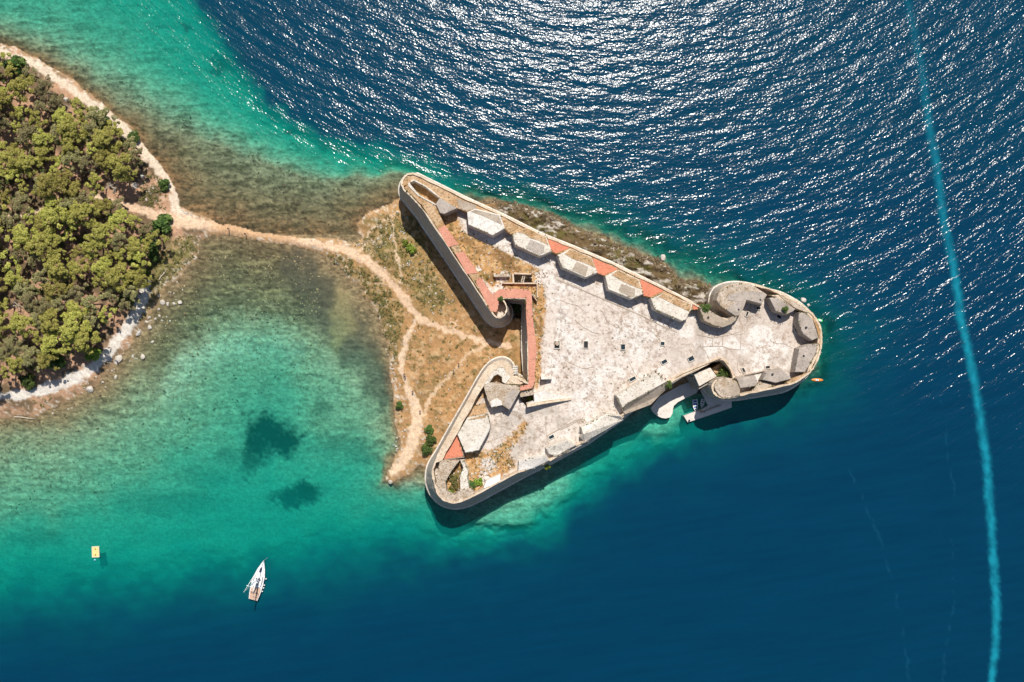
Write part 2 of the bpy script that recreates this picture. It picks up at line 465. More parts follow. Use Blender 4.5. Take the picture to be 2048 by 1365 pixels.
# sea bed colours
north = (Y < 470) & (X < 960)
c = np.zeros(X.shape + (3,), np.float32) + np.array([0.60, 0.53, 0.38], np.float32)
brown = np.clip(np.exp(-(dep / np.where(north, 1.35, 0.75)) ** 1.4), 0, 1)
c = lerp(c, (0.19, 0.128, 0.06), brown * 0.97)
c = lerp(c, (0.30, 0.17, 0.08), np.exp(-dep / 0.16) * sstep(0.35, 0.6, nb) * 0.8)
c = lerp(c, (0.40, 0.395, 0.265), (X < 900) * np.exp(-(dep / 3.6) ** 3) * 0.8 * sstep(0.7, 2.0, dep))
south = (Y > 470) & (X < 800)
c = lerp(c, (0.31, 0.285, 0.175), south * np.exp(-(dep / 2.2) ** 2) * 0.85)
c = lerp(c, (0.25, 0.175, 0.095), south * np.exp(-(dep / 0.55) ** 2) * 0.9)
BAYDARK = [(395, 480), (470, 470), (560, 485), (610, 520), (650, 600), (620, 655), (560, 640), (500, 630), (440, 645), (380, 690), (320, 740), (280, 740), (320, 640), (350, 590), (395, 530)]
bd = sstep(-22, 26, sdf(BAYDARK, X + (nb - .5) * 60, Y + (na - .5) * 26))
c = lerp(c, (0.105, 0.085, 0.046), bd * 0.85)
c = lerp(c, (0.36, 0.29, 0.15), bd * sstep(0.55, 0.68, strata) * 0.7)
sandy = sstep(-20, 26, sdf([(380, 690), (450, 672), (560, 668), (600, 700), (580, 730), (500, 720), (400, 740), (330, 800), (330, 750)], X + (nb - .5) * 50, Y + (na - .5) * 20))
c = lerp(c, (0.46, 0.48, 0.35), sandy * 0.6)
darkbed = np.clip(sstep(880, 980, X) * sstep(720, 600, Y) + sstep(1500, 1600, X), 0, 1) * sstep(0.02, 0.5, dep)
c = lerp(c, (0.085, 0.12, 0.09), darkbed * 0.88)
dk = sstep(0.48, 0.68, strata) * np.where(north, 0.72, 0.38) * np.exp(-dep / 3.0)
c = lerp(c, (0.085, 0.07, 0.035), dk)
dk2 = sstep(0.54, 0.70, clump) * np.where(north, 0.8, 0.45) * np.exp(-dep / 2.4)
c = lerp(c, (0.07, 0.055, 0.028), dk2)
pale = sstep(0.53, 0.66, fbm(X / 11, Yr / 6, 4, 37, 0.62)) * np.exp(-dep / 2.6) * np.where(north, 0.35, 0.55) * sstep(0.15, 1.1, dep)
c = lerp(c, (0.62, 0.53, 0.34), pale)
grain = fbm(X / 6.5, Yr / 3.0, 3, 39, 0.6)
c = c * (1 + (np.exp(-dep / 3.0) * 1.9 * (grain - 0.5))[..., None]) * (1 - 0.22 * (north * np.exp(-dep / 1.5)))[..., None]
knob = sstep(0.60, 0.70, fbm(X / 5.5, Yr / 3.6, 3, 40, 0.6)) * np.exp(-dep / 2.2) * np.where(north, .25, .6) * (0.25 + .75 * sstep(0.3, 1.2, dep))
c = lerp(c, (0.60, 0.50, 0.30), knob)
c = np.clip(c, 0.01, 0.9)
# darker silty hollow in the inner bay, and sandy tongue beside it
hol = line_cov([(590, 530, 40), (630, 590, 55), (680, 650, 62), (725, 715, 55), (765, 790, 38)], X + (nb - .5) * 70 + (na - .5) * 24, Y + (fbm(X / 30, Y / 30, 4, 24) - .5) * 60)
c = lerp(c, (0.085, 0.075, 0.055), sstep(-.1, 0.8, hol) * 0.72)
ton = line_cov([(680, 590, 26), (690, 650, 28), (670, 690, 20)], X + (nb - .5) * 40, Y)
c = lerp(c, (0.36, 0.27, 0.13), sstep(-.2, 0.8, ton) * 0.6)
# sea grass
gr = np.zeros(X.shape, np.float32)
for (gx, gy, rx, ry, am) in [(525, 862, 46, 36, 1), (560, 890, 40, 26, 1), (512, 890, 34, 34, .95), (492, 925, 26, 24, .8), (480, 945, 16, 14, .5), (598, 990, 40, 20, 1), (572, 1006, 36, 18, .95),
                             (690, 890, 60, 18, .28), (445, 915, 24, 14, .4), (400, 955, 60, 22, .25), (330, 1010, 110, 24, .3), (60, 1085, 60, 18, .35), (90, 1140, 70, 14, .2),
                             (365, 47, 8, 8, .9), (575, 250, 10, 7, .9), (640, 820, 14, 26, .35), (395, -10, 30, 30, .9), (450, 118, 34, 26, .9), (540, 190, 40, 26, .7),
                             (550, 205, 20, 12, .8), (470, 60, 46, 50, .7), (725, 912, 34, 14, .3)]:
    e = ((X - gx + (nb - .5) * 40 + (na - .5) * 26) / rx) ** 2 + ((Y - gy + (fbm(X / 22, Y / 22, 3, 77) - .5) * 34 + (fbm(X / 7, Y / 7, 3, 78) - .5) * 16) / ry) ** 2
    gr = np.maximum(gr, am * sstep(1.9, 0.0, e + (fbm(X / 6, Y / 5, 3, 79, .65) - .5) * 1.3))
deepgr = sstep(0.42, 0.62, nb) * sstep(4.5, 7.5, dep)
gr = np.maximum(gr, deepgr * 0.8)
c = lerp(c, (0.008, 0.02, 0.016), np.clip(gr * 1.05, 0, 1))
# land colours
g = np.zeros(X.shape + (3,), np.float32) + np.array([0.40, 0.225, 0.098], np.float32)
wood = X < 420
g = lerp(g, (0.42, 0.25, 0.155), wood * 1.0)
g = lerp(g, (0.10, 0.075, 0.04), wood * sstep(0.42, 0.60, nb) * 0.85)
olv = sstep(-20, 30, np.maximum(sdf(SCRUBLAND, X, Y), sdf(WESTBANK, X, Y))) * (0.45 + 0.55 * sstep(0.4, 0.56, nb))
g = lerp(g, (0.20, 0.165, 0.055), olv)
g = lerp(g, (0.10, 0.105, 0.03), olv * sstep(0.52, 0.66, na) * 0.8)
g = lerp(g, (0.21, 0.18, 0.065), sstep(-10, 20, sdf(DUNE, X, Y)) * (0.6 + 0.4 * (na > .45)))
isl = (X > 690) & (X < 1075)
g = lerp(g, (0.24, 0.15, 0.06), isl * sstep(0.5, 0.66, nb) * 0.7)
g = lerp(g, (0.60, 0.42, 0.24), isl * sstep(0.55, 0.7, na) * 0.45)
g = lerp(g, (0.13, 0.115, 0.04), isl * sstep(0.60, 0.72, clump) * 0.7)
rim = np.exp(-np.maximum(s0, 0) / 7.0)
g = lerp(g, (0.40, 0.265, 0.15), rim * 0.75)
wst = (1 - ne_shore) * sstep(0.60, 0.70, fbm(X / 5.5, Y / 5.5, 3, 91, 0.6)) * np.exp(-np.maximum(s0 - 4, 0) / 26.0)
g = lerp(g, (0.62, 0.55, 0.45), wst * 0.8)
g = lerp(g, (0.115, 0.08, 0.04), ne_shore * 0.95)
g = lerp(g, (0.11, 0.09, 0.03), ne_shore * sstep(0.45, 0.6, nb))
g = lerp(g, (0.04, 0.03, 0.018), ne_shore * sstep(0.48, 0.64, strata) * 0.85)
g = lerp(g, (0.52, 0.47, 0.41), ne_shore * sstep(0.56, 0.66, fbm(X / 18, Y / 6, 4, 93, .6)) * 0.75)
for pth, col, soft in ([(N_PATH, (0.63, 0.52, 0.40), .5), (S_PATH, (0.70, 0.65, 0.58), .4), (MAIN_PATH, (0.66, 0.465, 0.315), .4), (SPIT_PATH, (0.68, 0.50, 0.345), .4),
                        (LOOP_PATH, (0.62, 0.44, 0.28), .5)] + [(t, (0.62, 0.46, 0.31), .6) for t in TRAILS]):
    cv = line_cov(pth, X + (na - .5) * 15, Y + (fbm(X / 9, Y / 9, 3, 55) - .5) * 15)
    g = lerp(g, col, sstep(0.0, soft, cv) * (0.75 + 0.25 * nc))
    if pth is MAIN_PATH:
        iso = sstep(410, 450, X) * (1 - sstep(560, 620, X))
        g = lerp(g, (0.50, 0.31, 0.17), sstep(0.0, 0.4, cv) * iso * 0.9)
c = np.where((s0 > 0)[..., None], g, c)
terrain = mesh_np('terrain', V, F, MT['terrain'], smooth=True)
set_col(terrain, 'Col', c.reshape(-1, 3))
tag(terrain, kind='structure')

def ground_z(px, py):
    i = int(np.clip(np.searchsorted(ys, py), 0, len(ys) - 1))
    j = int(np.clip(np.searchsorted(xs, px), 0, len(xs) - 1))
    return float(Zt[i, j])

# ------------------------------------------------------------------ water
WAKE = [(1795, -300, 16), (1805, -60, 15), (1822, 40, 15), (1842, 130, 15), (1858, 240, 15), (1872, 330, 14), (1888, 440, 14), (1905, 520, 14), (1920, 620, 14), (1936, 700, 14),
        (1955, 800, 14), (1968, 880, 15), (1976, 960, 14), (1985, 1100, 14), (1994, 1210, 14), (1990, 1300, 13), (1984, 1365, 13), (1975, 1700, 13)]
STREAKS = [[(1830, 460, 3), (1855, 560, 3), (1858, 610, 3), (1848, 650, 4), (1846, 690, 3), (1860, 760, 3), (1888, 820, 3), (1892, 880, 3), (1905, 960, 3), (1908, 990, 3)],
           [(1690, 920, 4), (1720, 985, 4), (1760, 1080, 4), (1790, 1180, 4), (1812, 1300, 4), (1820, 1380, 4)],
           [(1905, 1080, 3), (1908, 1200, 3), (1890, 1300, 3), (1885, 1380, 3)]]
wxs = np.concatenate([[-9000, -4000, -2000, -900, -400, -200, -120], np.arange(-80, 2130, 3.4), [2200, 2400, 2800, 3600, 5500, 10000]])
wys = np.concatenate([[-9000, -4000, -2000, -900, -400, -200, -120], np.arange(-80, 1450, 3.4), [1550, 1800, 2300, 3200, 5500, 10000]])
X2, Y2, F2 = grid(wxs, wys)
s2, d2 = fields(X2, Y2)
n2 = fbm(X2 / 60, Y2 / 40, 4, 101)
d2 = np.where(s2 > 0, 0, d2) * (0.9 + 0.2 * n2)
water_pts = np.stack([(X2 - 1024) * k, (682.5 - Y2) * k, np.zeros_like(X2)], -1).reshape(-1, 3)
kk = np.array([0.50, 0.052, 0.060], np.float32)
tint = np.exp(-d2[..., None] * kk)
scat = 1 - np.exp(-(d2 / 5.9) ** 1.8)
body = np.zeros(X2.shape + (3,), np.float32) + np.array([0.0005, 0.031, 0.070], np.float32)
body = lerp(body, (0.0008, 0.085, 0.105), np.exp(-(d2 / 10.0) ** 3) * 0.8)
body = lerp(body, (0.0006, 0.32, 0.255), np.exp(-(d2 / 6.2) ** 3) * 0.85 * (1 - 0.8 * np.clip(sstep(880, 980, X2) * sstep(720, 600, Y2) + sstep(1500, 1600, X2), 0, 1)))
body = lerp(body, (0.0008, 0.038, 0.07), sstep(500, 200, Y2) * 0.5 * sstep(6, 10, d2))
body = body * (0.88 + 0.24 * fbm(X2 / 90, Y2 / 9 + X2 / 60, 4, 121))[..., None]
wk = line_cov(WAKE, X2 + (fbm(X2 / 7, Y2 / 7, 3, 105) - .5) * 7 + (fbm(X2 / 40, Y2 / 40, 2, 106) - .5) * 5, Y2)
wk = sstep(0.0, 1.0, wk) ** 1.2 * (0.35 + 0.65 * sstep(0, 700, Y2)) * (0.35 + 1.15 * fbm(X2 / 9, Y2 / 14, 4, 109))
wk = wk * (0.55 + 0.33 * sstep(60, 400, Y2) + 0.15 * sstep(700, 1300, Y2))
body = lerp(body, (0.007, 0.20, 0.275), np.clip(wk, 0, 1))
scat = np.maximum(scat, wk)
for st in STREAKS:
    cv = sstep(0, 1, line_cov(st, X2 + (fbm(X2 / 12, Y2 / 12, 3, 115) - .5) * 14, Y2)) * sstep(0.35, 0.65, fbm(X2 / 18, Y2 / 18, 3, 118))
    body = lerp(body, (0.02, 0.15, 0.25), cv * 0.13)
# open water to the north and east is choppy, the bay to the south lies in the lee
onset = 430 + 0.22 * np.maximum(0, X2 - 1150) - 90 * sstep(700, 300, X2)
lee = sstep(0, 1, (Y2 - onset) / (190 + 0.45 * np.maximum(0, X2 - 1150)))
chop = 1.0 - 0.86 * np.clip(lee, 0, 1)
chop = chop * (1 + 0.35 * sstep(1300, 1900, X2))
chop = chop * (0.35 + 0.65 * sstep(0.4, 3.5, d2)) * (1 - 0.45 * np.clip(wk, 0, 1))

def make_water():
    t = NT('sea_water')
    pos = t.n('NewGeometry').outputs['Position']
    sp = t.n('SeparateXYZ')
    t.put(sp.inputs[0], pos)
    x, y = sp.outputs[0], sp.outputs[1]
    xc = t.math('SUBTRACT', x, 28.0)
    v = t.math('SUBTRACT', y, t.math('MULTIPLY', t.math('MULTIPLY', xc, xc), 0.0028))
    def coords(su, sv, off):
        cb = t.n('CombineXYZ')
        t.put(cb.inputs[0], t.math('MULTIPLY', x, su))
        t.put(cb.inputs[1], t.math('MULTIPLY', v, sv))
        cb.inputs[2].default_value = off
        return cb.outputs[0]
    big = t.noise(coords(0.10, 0.28, 0.0), 1.0, 2, 0.5)
    mid = t.noise(coords(0.30, 0.75, 3.0), 1.0, 2, 0.5)
    small = t.noise(coords(1.3, 1.9, 7.0), 1.0, 1, 0.5)
    hgt = t.math('ADD', t.math('MULTIPLY', big, 0.62), t.math('ADD', t.math('MULTIPLY', mid, 0.16), t.math('MULTIPLY', small, 0.115)))
    ch = t.attr('chop')['Fac']
    nrm = t.bump(hgt, ch, 1.0)
    nrm2 = t.bump(hgt, t.math('MULTIPLY', ch, 0.22), 1.0)
    tr = t.n('BsdfTransparent')
    t.put(tr.inputs[0], t.attr('tint')['Color'])
    df = t.n('BsdfDiffuse')
    t.put(df.inputs[0], t.attr('body')['Color'])
    t.put(df.inputs['Normal'], nrm2)
    m1 = t.n('MixShader')
    t.put(m1.inputs[0], t.attr('scat')['Fac'])
    t.put(m1.inputs[1], tr.outputs[0])
    t.put(m1.inputs[2], df.outputs[0])
    gl = t.n('BsdfGlossy')
    gl.inputs['Roughness'].default_value = 0.175
    t.put(gl.inputs['Normal'], nrm)
    fr = t.n('Fresnel')
    fr.inputs['IOR'].default_value = 1.333
    t.put(fr.inputs['Normal'], nrm)
    m2 = t.n('MixShader')
    t.put(m2.inputs[0], fr.outputs[0])
    t.put(m2.inputs[1], m1.outputs[0])
    t.put(m2.inputs[2], gl.outputs[0])
    t.put(t.out.inputs['Surface'], m2.outputs[0])
    t.t.nodes.remove(t.p)
    return t.m
water = mesh_np('water', water_pts, F2, make_water(), smooth=True)
set_col(water, 'tint', tint.reshape(-1, 3))
set_col(water, 'body', body.reshape(-1, 3))
set_val(water, 'scat', scat)
set_val(water, 'chop', chop)
tag(water, kind='structure')

# ------------------------------------------------------------------ fortress
fort = empty('fortress', W(1250, 690, 0))
tag(fort, 'pale triangular stone sea fortress with merlons and a broad white deck', 'fortress')
FO = Vector(fort.location)
DECK = 11.5

def fpart(name, bm, mat, parent=None, label=None, smooth=False):
    for v in bm.verts: v.co -= FO
    o = obj(name, bm, mat, parent or fort, smooth)
    if label: o['label'] = label
    return o

# crest of the outer wall: (px, py, crest height, batter factor)
CREST = [(802, 372, 14.4, .7), (804, 358, 14.4, .7), (813, 349, 14.4, .7), (826, 346, 14.4, .6), (921, 392, 14.4, .55), (1002, 429, 14.4, .55), (1080, 468, 14.4, .55), (1145, 494, 14.4, .55),
         (1226, 528, 14.4, .55), (1290, 559, 14.4, .55), (1390, 608, 14.4, .5), (1412, 622, 14.4, .4), (1440, 636, 14.4, .15), (1463, 641, 14.4, .1), (1468, 637, 14.4, .1), (1456, 624, 14.4, .1),
         (1444, 616, 14.4, .05), (1438, 609, 14.4, .02), (1436, 600, 14.4, .02), (1437, 591, 14.4, .05), (1441, 582, 14.4, .1), (1451, 574, 14.4, .3), (1473, 568, 14.4, .4), (1499, 567, 14.4, .4),
         (1529, 574, 14.4, .45), (1554, 584, 14.4, .5), (1575, 594, 14.4, .8), (1595, 604, 14.4, .8), (1612, 616, 14.4, .9), (1627, 629, 14.4, .9), (1637, 644, 14.4, 1), (1643, 660, 14.4, 1),
         (1644, 677, 14.4, 1), (1643, 694, 14.4, 1), (1639, 710, 14.4, 1), (1632, 728, 14.4, 1), (1622, 744, 14.3, 1), (1607, 756, 14.2, 1), (1587, 768, 14.0, 1), (1570, 772, 14.0, 1), (1521, 782, 14.0, .9),
         (1482, 791, 14.3, .8), (1451, 798, 14.6, .3), (1437, 795, 14.6, .1), (1428, 788, 14.6, .02), (1424, 778, 14.6, .02), (1425, 768, 14.6, .02), (1436, 759, 14.4, .02), (1455, 757, 13, .05), (1470, 761, 12.0, .05),
         (1460, 736, 11.9, .05), (1446, 717, 11.9, .25), (1425, 723, 11.9, .3), (1392, 740, 11.9, .35), (1366, 751, 11.9, .4), (1337, 768, 12.6, .6), (1318, 786, 12.8, .6), (1290, 801, 12.8, .6),
         (1250, 826, 12.6, .7), (1243, 832, 12.2, .8), (1169, 884, 13, .8), (1160, 887, 12.2, .8), (1100, 921, 13, .8), (1090, 926, 13, .8), (1035, 946, 14, 1.2), (949, 991, 14.6, 1.3), (927, 1002, 14.6, 1.3),
         (906, 1007, 14.6, 1.3), (887, 1002, 14.6, 1.3), (874, 987, 14.6, 1.3), (868, 966, 14.6, 1.3), (863, 943, 14.6, .8), (874, 914, 14.6, .4), (893, 878, 14.6, .38), (915, 839, 14.6, .36), (936, 802, 14.6, .34), (957, 763, 14.6, .32), (972, 739, 14.6, .3),
         (987, 726, 14.6, .3), (1004, 721, 14.6, .3), (1018, 727, 14.6, .3), (1026, 742, 14.6, .25), (1025, 754, 14.4, .2), (1034, 754, 14.2, .2), (1047, 763, 14.8, .2), (1056, 766, 15, .3), (1056, 700, 15, .55),
         (1056, 640, 15, .5), (1055, 599, 15, .4), (1046, 597, 15, .3), (1000, 596, 15, .2), (1009, 604, 15, .25), (1014, 616, 15, .5), (1011, 629, 15, .7), (1002, 636, 15, .8), (991, 635, 15, .9), (984, 626, 15, 1),
         (936, 553, 15, 1), (889, 483, 15, 1), (853, 430, 15, 1), (841, 413, 15, .95), (826, 398, 14.8, .85), (811, 383, 14.6, .75)]

def roundoff(poly):
    """cut the corners of closely spaced points so that round bastions are round"""
    out, n = [], len(poly)
    for i in range(n):
        a, b, c0 = poly[i - 1], poly[i], poly[(i + 1) % n]
        l1, l2 = math.hypot(a[0] - b[0], a[1] - b[1]), math.hypot(c0[0] - b[0], c0[1] - b[1])
        if min(l1, l2) < 34 and max(l1, l2) < 60:
            for q, tt in ((a, .25), (c0, .25)):
                out.append(tuple(b[k_] + (q[k_] - b[k_]) * tt for k_ in range(4)))
        else:
            out.append(b)
    return out

def resample(poly, step):
    out = []
    n = len(poly)
    for i in range(n):
        a, b = poly[i], poly[(i + 1) % n]
        m = max(1, int(math.hypot(b[0] - a[0], b[1] - a[1]) / step))
        for j in range(m):
            t = j / m
            out.append(tuple(a[q] + (b[q] - a[q]) * t for q in range(len(a))))
    return out
CR = resample(roundoff(roundoff(CREST)), 16)
crest_w = [W(p[0], p[1], p[2]) for p in CR]
area = sum(crest_w[i - 1].x * crest_w[i].y - crest_w[i].x * crest_w[i - 1].y for i in range(len(crest_w)))
sgn = 1 if area < 0 else -1
norms = []
for i in range(len(crest_w)):
    a, b, cc = crest_w[i - 1], crest_w[i], crest_w[(i + 1) % len(crest_w)]
    e1, e2 = (b - a).to_2d(), (cc - b).to_2d()
    n1, n2_ = Vector((-e1.y, e1.x)).normalized() * sgn, Vector((-e2.y, e2.x)).normalized() * sgn
    m = n1 + n2_
    m = m.normalized() if m.length > 1e-3 else n1
    norms.append(m * min(1.35, 1 / max(0.3, m.dot(n1))))

def ring(off, zf, jit=0.0):
    r = []
    for i, (p, w, n) in enumerate(zip(CR, crest_w, norms)):
        o = off(p) if callable(off) else off
        o += (random.random() - .5) * jit
        z = zf(p) if callable(zf) else zf
        r.append(Vector((w.x + n.x * o, w.y + n.y * o, z)))
    return r

def cope_w(p):
    if p[2] >= 14.9: return -.2                       # west curtain: brickwork runs to the edge
    if p[2] < 13.5: return -.35
    if p[0] < 1030 and p[1] > 715 and p[3] < .5: return -1.7     # broad parapet of the south west flank
    return -.32

def loft(rings, closed=True):
    bm = bmesh.new()
    uvl = bm.loops.layers.uv.new('UVMap')
    rows = [[bm.verts.new(v) for v in r] for r in rings]
    n = len(rows[0])
    arc = [0.0]
    for i in range(n):
        arc.append(arc[-1] + (rings[0][(i + 1) % n] - rings[0][i]).to_2d().length)
    vs = [0.0]
    for j in range(1, len(rings)):
        vs.append(vs[-1] + sum((rings[j][i] - rings[j - 1][i]).length for i in range(0, n, 7)) / len(range(0, n, 7)))
    for j in range(len(rows) - 1):
        for i in range(n if closed else n - 1):
            i2 = (i + 1) % n
            f = bm.faces.new((rows[j][i], rows[j][i2], rows[j + 1][i2], rows[j + 1][i]))
            for lp, uv in zip(f.loops, ((arc[i], vs[j]), (arc[i + 1], vs[j]), (arc[i + 1], vs[j + 1]), (arc[i], vs[j + 1]))):
                lp[uvl].uv = uv
    bmesh.ops.recalc_face_normals(bm, faces=bm.faces)
    return bm
ZC = 5.2
fpart('outer_wall', loft([ring(lambda p: 3.4 * p[3], -6), ring(lambda p: 3.05 * p[3], 0.8, .1), ring(lambda p: 2.7 * p[3], ZC), ring(lambda p: 1.9 * p[3], 8.2, .12), ring(lambda p: .95 * p[3], 11.8, .12), ring(0.05, lambda p: p[2] - .35, .05)]), MT['scarp'])
fpart('coping', loft([ring(0.05, lambda p: p[2] - .35), ring(0.16, lambda p: p[2] - .3), ring(0.16, lambda p: p[2], .22), ring(cope_w, lambda p: p[2] + .04, .3), ring(lambda p: cope_w(p) - .1, 11.0)]), MT['coping'])
fpart('string_course', loft([ring(lambda p: 2.7 * p[3], ZC - .3), ring(lambda p: 2.7 * p[3] + .32, ZC - .12), ring(lambda p: 2.7 * p[3] + .32, ZC + .12), ring(lambda p: 2.7 * p[3] - .12, ZC + .35)]), MT['stone'])

# ---- deck
kd = (H - DECK) / H / SCALE
crest_d = [(w.x / kd + 1024, 682.5 - w.y / kd) for w in crest_w]
PITS = [Z16((455, 285), (800, 292), (800, 440), (470, 440)), Z8((622, 600), (782, 565), (800, 645), (705, 690))]
dx = np.arange(790, 1660, 2.3)
dy = np.arange(335, 1015, 2.3)
DX, DY, DF = grid(dx, dy)
sdd = sdf(crest_d, DX, DY)
pit = np.maximum(sdf(PITS[0], DX, DY), sdf(PITS[1], DX, DY))
ok = (sdd > 1.0) & (pit < 0)
fa, fb_, fc, fd_ = fbm(DX / 6, DY / 6, 4, 201, .6), fbm(DX / 24, DY / 24, 4, 202), fbm(DX / 3, DY / 3, 2, 203), fbm(DX / 60, DY / 60, 3, 204)
c = np.zeros(DX.shape + (3,), np.float32) + np.array([0.60, 0.53, 0.465], np.float32)
c = lerp(c, (0.68, 0.635, 0.585), sstep(0.48, 0.62, fb_) * 0.8)
c = lerp(c, (0.45, 0.37, 0.31), sstep(0.54, 0.70, fa) * 0.6)
c = lerp(c, (0.30, 0.24, 0.20), sstep(0.60, 0.74, fa) * 0.55)
c = lerp(c, (0.26, 0.215, 0.18), sstep(0.66, 0.85, fc) * sstep(0.44, 0.6, fb_ + (fd_ - .5) * .4) * 0.65)
smooth_e = sstep(1300, 1400, DX)
c = lerp(c, (0.54, 0.46, 0.395), smooth_e * 0.75)
c = lerp(c, (0.70, 0.66, 0.61), smooth_e * sstep(0.50, 0.60, fbm(DX / 38, DY / 30, 4, 209)) * 0.75)
c = lerp(c, (0.36, 0.30, 0.25), smooth_e * sstep(0.52, 0.68, fbm(DX / 20, DY / 45, 4, 210)) * 0.55)
# strip of dry grass behind the west curtain and the triangle of grass to the north west
TRI = [(880, 405), (915, 445), (960, 470), (1000, 490), (1080, 535), (1092, 545), (1075, 590), (1050, 590), (985, 575), (950, 555), (880, 450)]
STRIP = [(1062, 575), (1088, 560), (1092, 600), (1090, 655), (1083, 690), (1082, 750), (1078, 770), (1072, 780), (1066, 770)]
SWG = [(880, 940), (915, 915), (935, 905), (990, 900), (1005, 905), (1030, 920), (1020, 945), (960, 985), (910, 1000), (870, 980)]
SWG2 = [(972, 905), (1000, 890), (1030, 858), (1050, 838), (1056, 848), (1042, 878), (1018, 905), (1032, 925), (1035, 938), (1005, 945), (985, 930)]
NWT = [(805, 355), (825, 350), (880, 385), (905, 410), (920, 440), (930, 470), (900, 470), (860, 420), (810, 380)]
ORI = [(960, 770), (985, 740), (1005, 745), (1008, 765), (985, 790), (960, 800), (940, 830), (955, 835), (985, 830), (960, 835), (930, 860)]
gm = np.full(DX.shape, -99., np.float32)
for P in (TRI, STRIP, SWG, SWG2, NWT, ORI):
    gm = np.maximum(gm, sdf(P, DX + (fa - .5) * 16, DY + (fbm(DX / 6, DY / 6, 3, 208) - .5) * 16))
gmask = sstep(-3, 5, gm)
grass = np.zeros(DX.shape + (3,), np.float32) + np.array([0.44, 0.25, 0.105], np.float32)
grass = lerp(grass, (0.56, 0.37, 0.19), sstep(0.5, 0.66, fa))
grass = lerp(grass, (0.22, 0.13, 0.055), sstep(0.56, 0.72, fb_) * 0.8)
grass = lerp(grass, (0.15, 0.13, 0.04), sstep(0.62, 0.74, fbm(DX / 12, DY / 12, 3, 219)) * 0.7)
c = c * (1 - gmask[..., None]) + grass * gmask[..., None]
SWD = [(935, 850), (985, 830), (1050, 820), (1100, 800), (1150, 840), (1090, 900), (1040, 930), (990, 890), (940, 910)]
c = lerp(c, (0.36, 0.30, 0.24), sstep(-10, 15, sdf(SWD, DX, DY)) * sstep(0.42, 0.6, fb_) * (1 - gmask) * 0.6)
WP = line_cov([(930, 458, 9), (1000, 492, 9), (1085, 535, 8), (1092, 560, 6)], DX, DY)
c = lerp(c, (0.70, 0.66, 0.61), sstep(0, .5, WP) * (0.5 + .5 * fc))
for (rx, ry, rr) in [(1086, 556, 16), (1000, 560, 8), (998, 574, 9), (978, 928, 14), (1010, 552, 10), (958, 537, 6), (968, 950, 10), (970, 960, 12)]:
    m = sstep(1.3, .5, ((DX - rx) ** 2 + (DY - ry) ** 2) / rr ** 2 + (fa - .5) * 2)
    c = lerp(c, (0.68, 0.61, 0.55), m * (fc > .38))
    c = lerp(c, (0.2, 0.14, 0.1), m * (fc < .3) * .8)
DZ = DECK + (fb_ - .5) * 0.12 + gmask * (fa - .5) * 0.35
idx = -np.ones(DX.size, np.int64)
keep = ok.ravel()[DF].all(1)
F3 = DF[keep]
used = np.unique(F3)
idx[used] = np.arange(len(used))
DV = np.stack([(DX - 1024) * kd, (682.5 - DY) * kd, DZ], -1).reshape(-1, 3)[used] - np.array(FO)
deck = mesh_np('deck', DV, idx[F3], MT['deck'], fort, smooth=True)
set_col(deck, 'Col', c.reshape(-1, 3)[used])

EDGES = []
def prism(pts, z, zb, bat=0.22, bev=0.18, jit=0.0):
    """solid with its top outline at the measured corners; a corner may carry its own height"""
    bm = bmesh.new()
    top = []
    for p in pts:
        zz = p[2] if len(p) > 2 else z
        w = W(p[0], p[1], zz)
        top.append(bm.verts.new((w.x + (random.random() - .5) * jit, w.y + (random.random() - .5) * jit, zz)))
    ctr = sum((v.co.copy() for v in top), Vector()) / len(top)
    n = len(top)
    a = sum(top[i - 1].co.x * top[i].co.y - top[i].co.x * top[i - 1].co.y for i in range(n))
    sg = 1 if a < 0 else -1
    bot = []
    for i in range(n):
        e1 = (top[i].co - top[i - 1].co).to_2d()
        e2 = (top[(i + 1) % n].co - top[i].co).to_2d()
        n1, n2 = Vector((-e1.y, e1.x)).normalized() * sg, Vector((-e2.y, e2.x)).normalized() * sg
        m = (n1 + n2)
        m = m.normalized() if m.length > 1e-3 else n1
        hgt = max(0.05, top[i].co.z - zb)
        o = bat * min(1, hgt / 3)
        bot.append(bm.verts.new((top[i].co.x + m.x * o, top[i].co.y + m.y * o, min(zb, top[i].co.z - .02))))
    ft = bm.faces.new(top if a > 0 else top[::-1])
    for i in range(n):
        j = (i + 1) % n
        bm.faces.new((top[i], top[j], bot[j], bot[i]))
    bm.faces.new(bot if a < 0 else bot[::-1])
    bmesh.ops.recalc_face_normals(bm, faces=bm.faces)
    if bev > 0:
        bmesh.ops.bevel(bm, geom=list(ft.edges), offset=bev, segments=2, profile=0.6, affect='EDGES', clamp_overlap=True)
    return bm

def block(name, pts, z, mat, zb=DECK - .4, parent=None, label=None, bat=0.22, bev=0.18, jit=0.0):
    if name in ('merlon', 'rampart', 'bastion_block', 'ruined_cavalier', 'orillon_rim', 'plateau', 'guardhouse', 'brick_walkway', 'tower_top', 'pit_wall'):
        q = [W(p[0], p[1], p[2] if len(p) > 2 else z) for p in pts]
        EDGES.extend(zip(q, q[1:] + q[:1]))
    return fpart(name, prism(pts, z, zb, bat, bev, jit), MT[mat], parent, label)

def sheet(name, pts, z, mat, parent=None, label=None, th=0.05):
    q = [(p[0], p[1], (p[2] if len(p) > 2 else z) + th) for p in pts]
    bm = prism(q, z + th, -99, 0, 0)
    vs = list(bm.verts)
    n = len(q)
    for i in range(n):                      # thin slab: the underside follows the top
        vs[n + i].co = vs[i].co - Vector((0, 0, th + .06))
    return fpart(name, bm, MT[mat], parent, label)

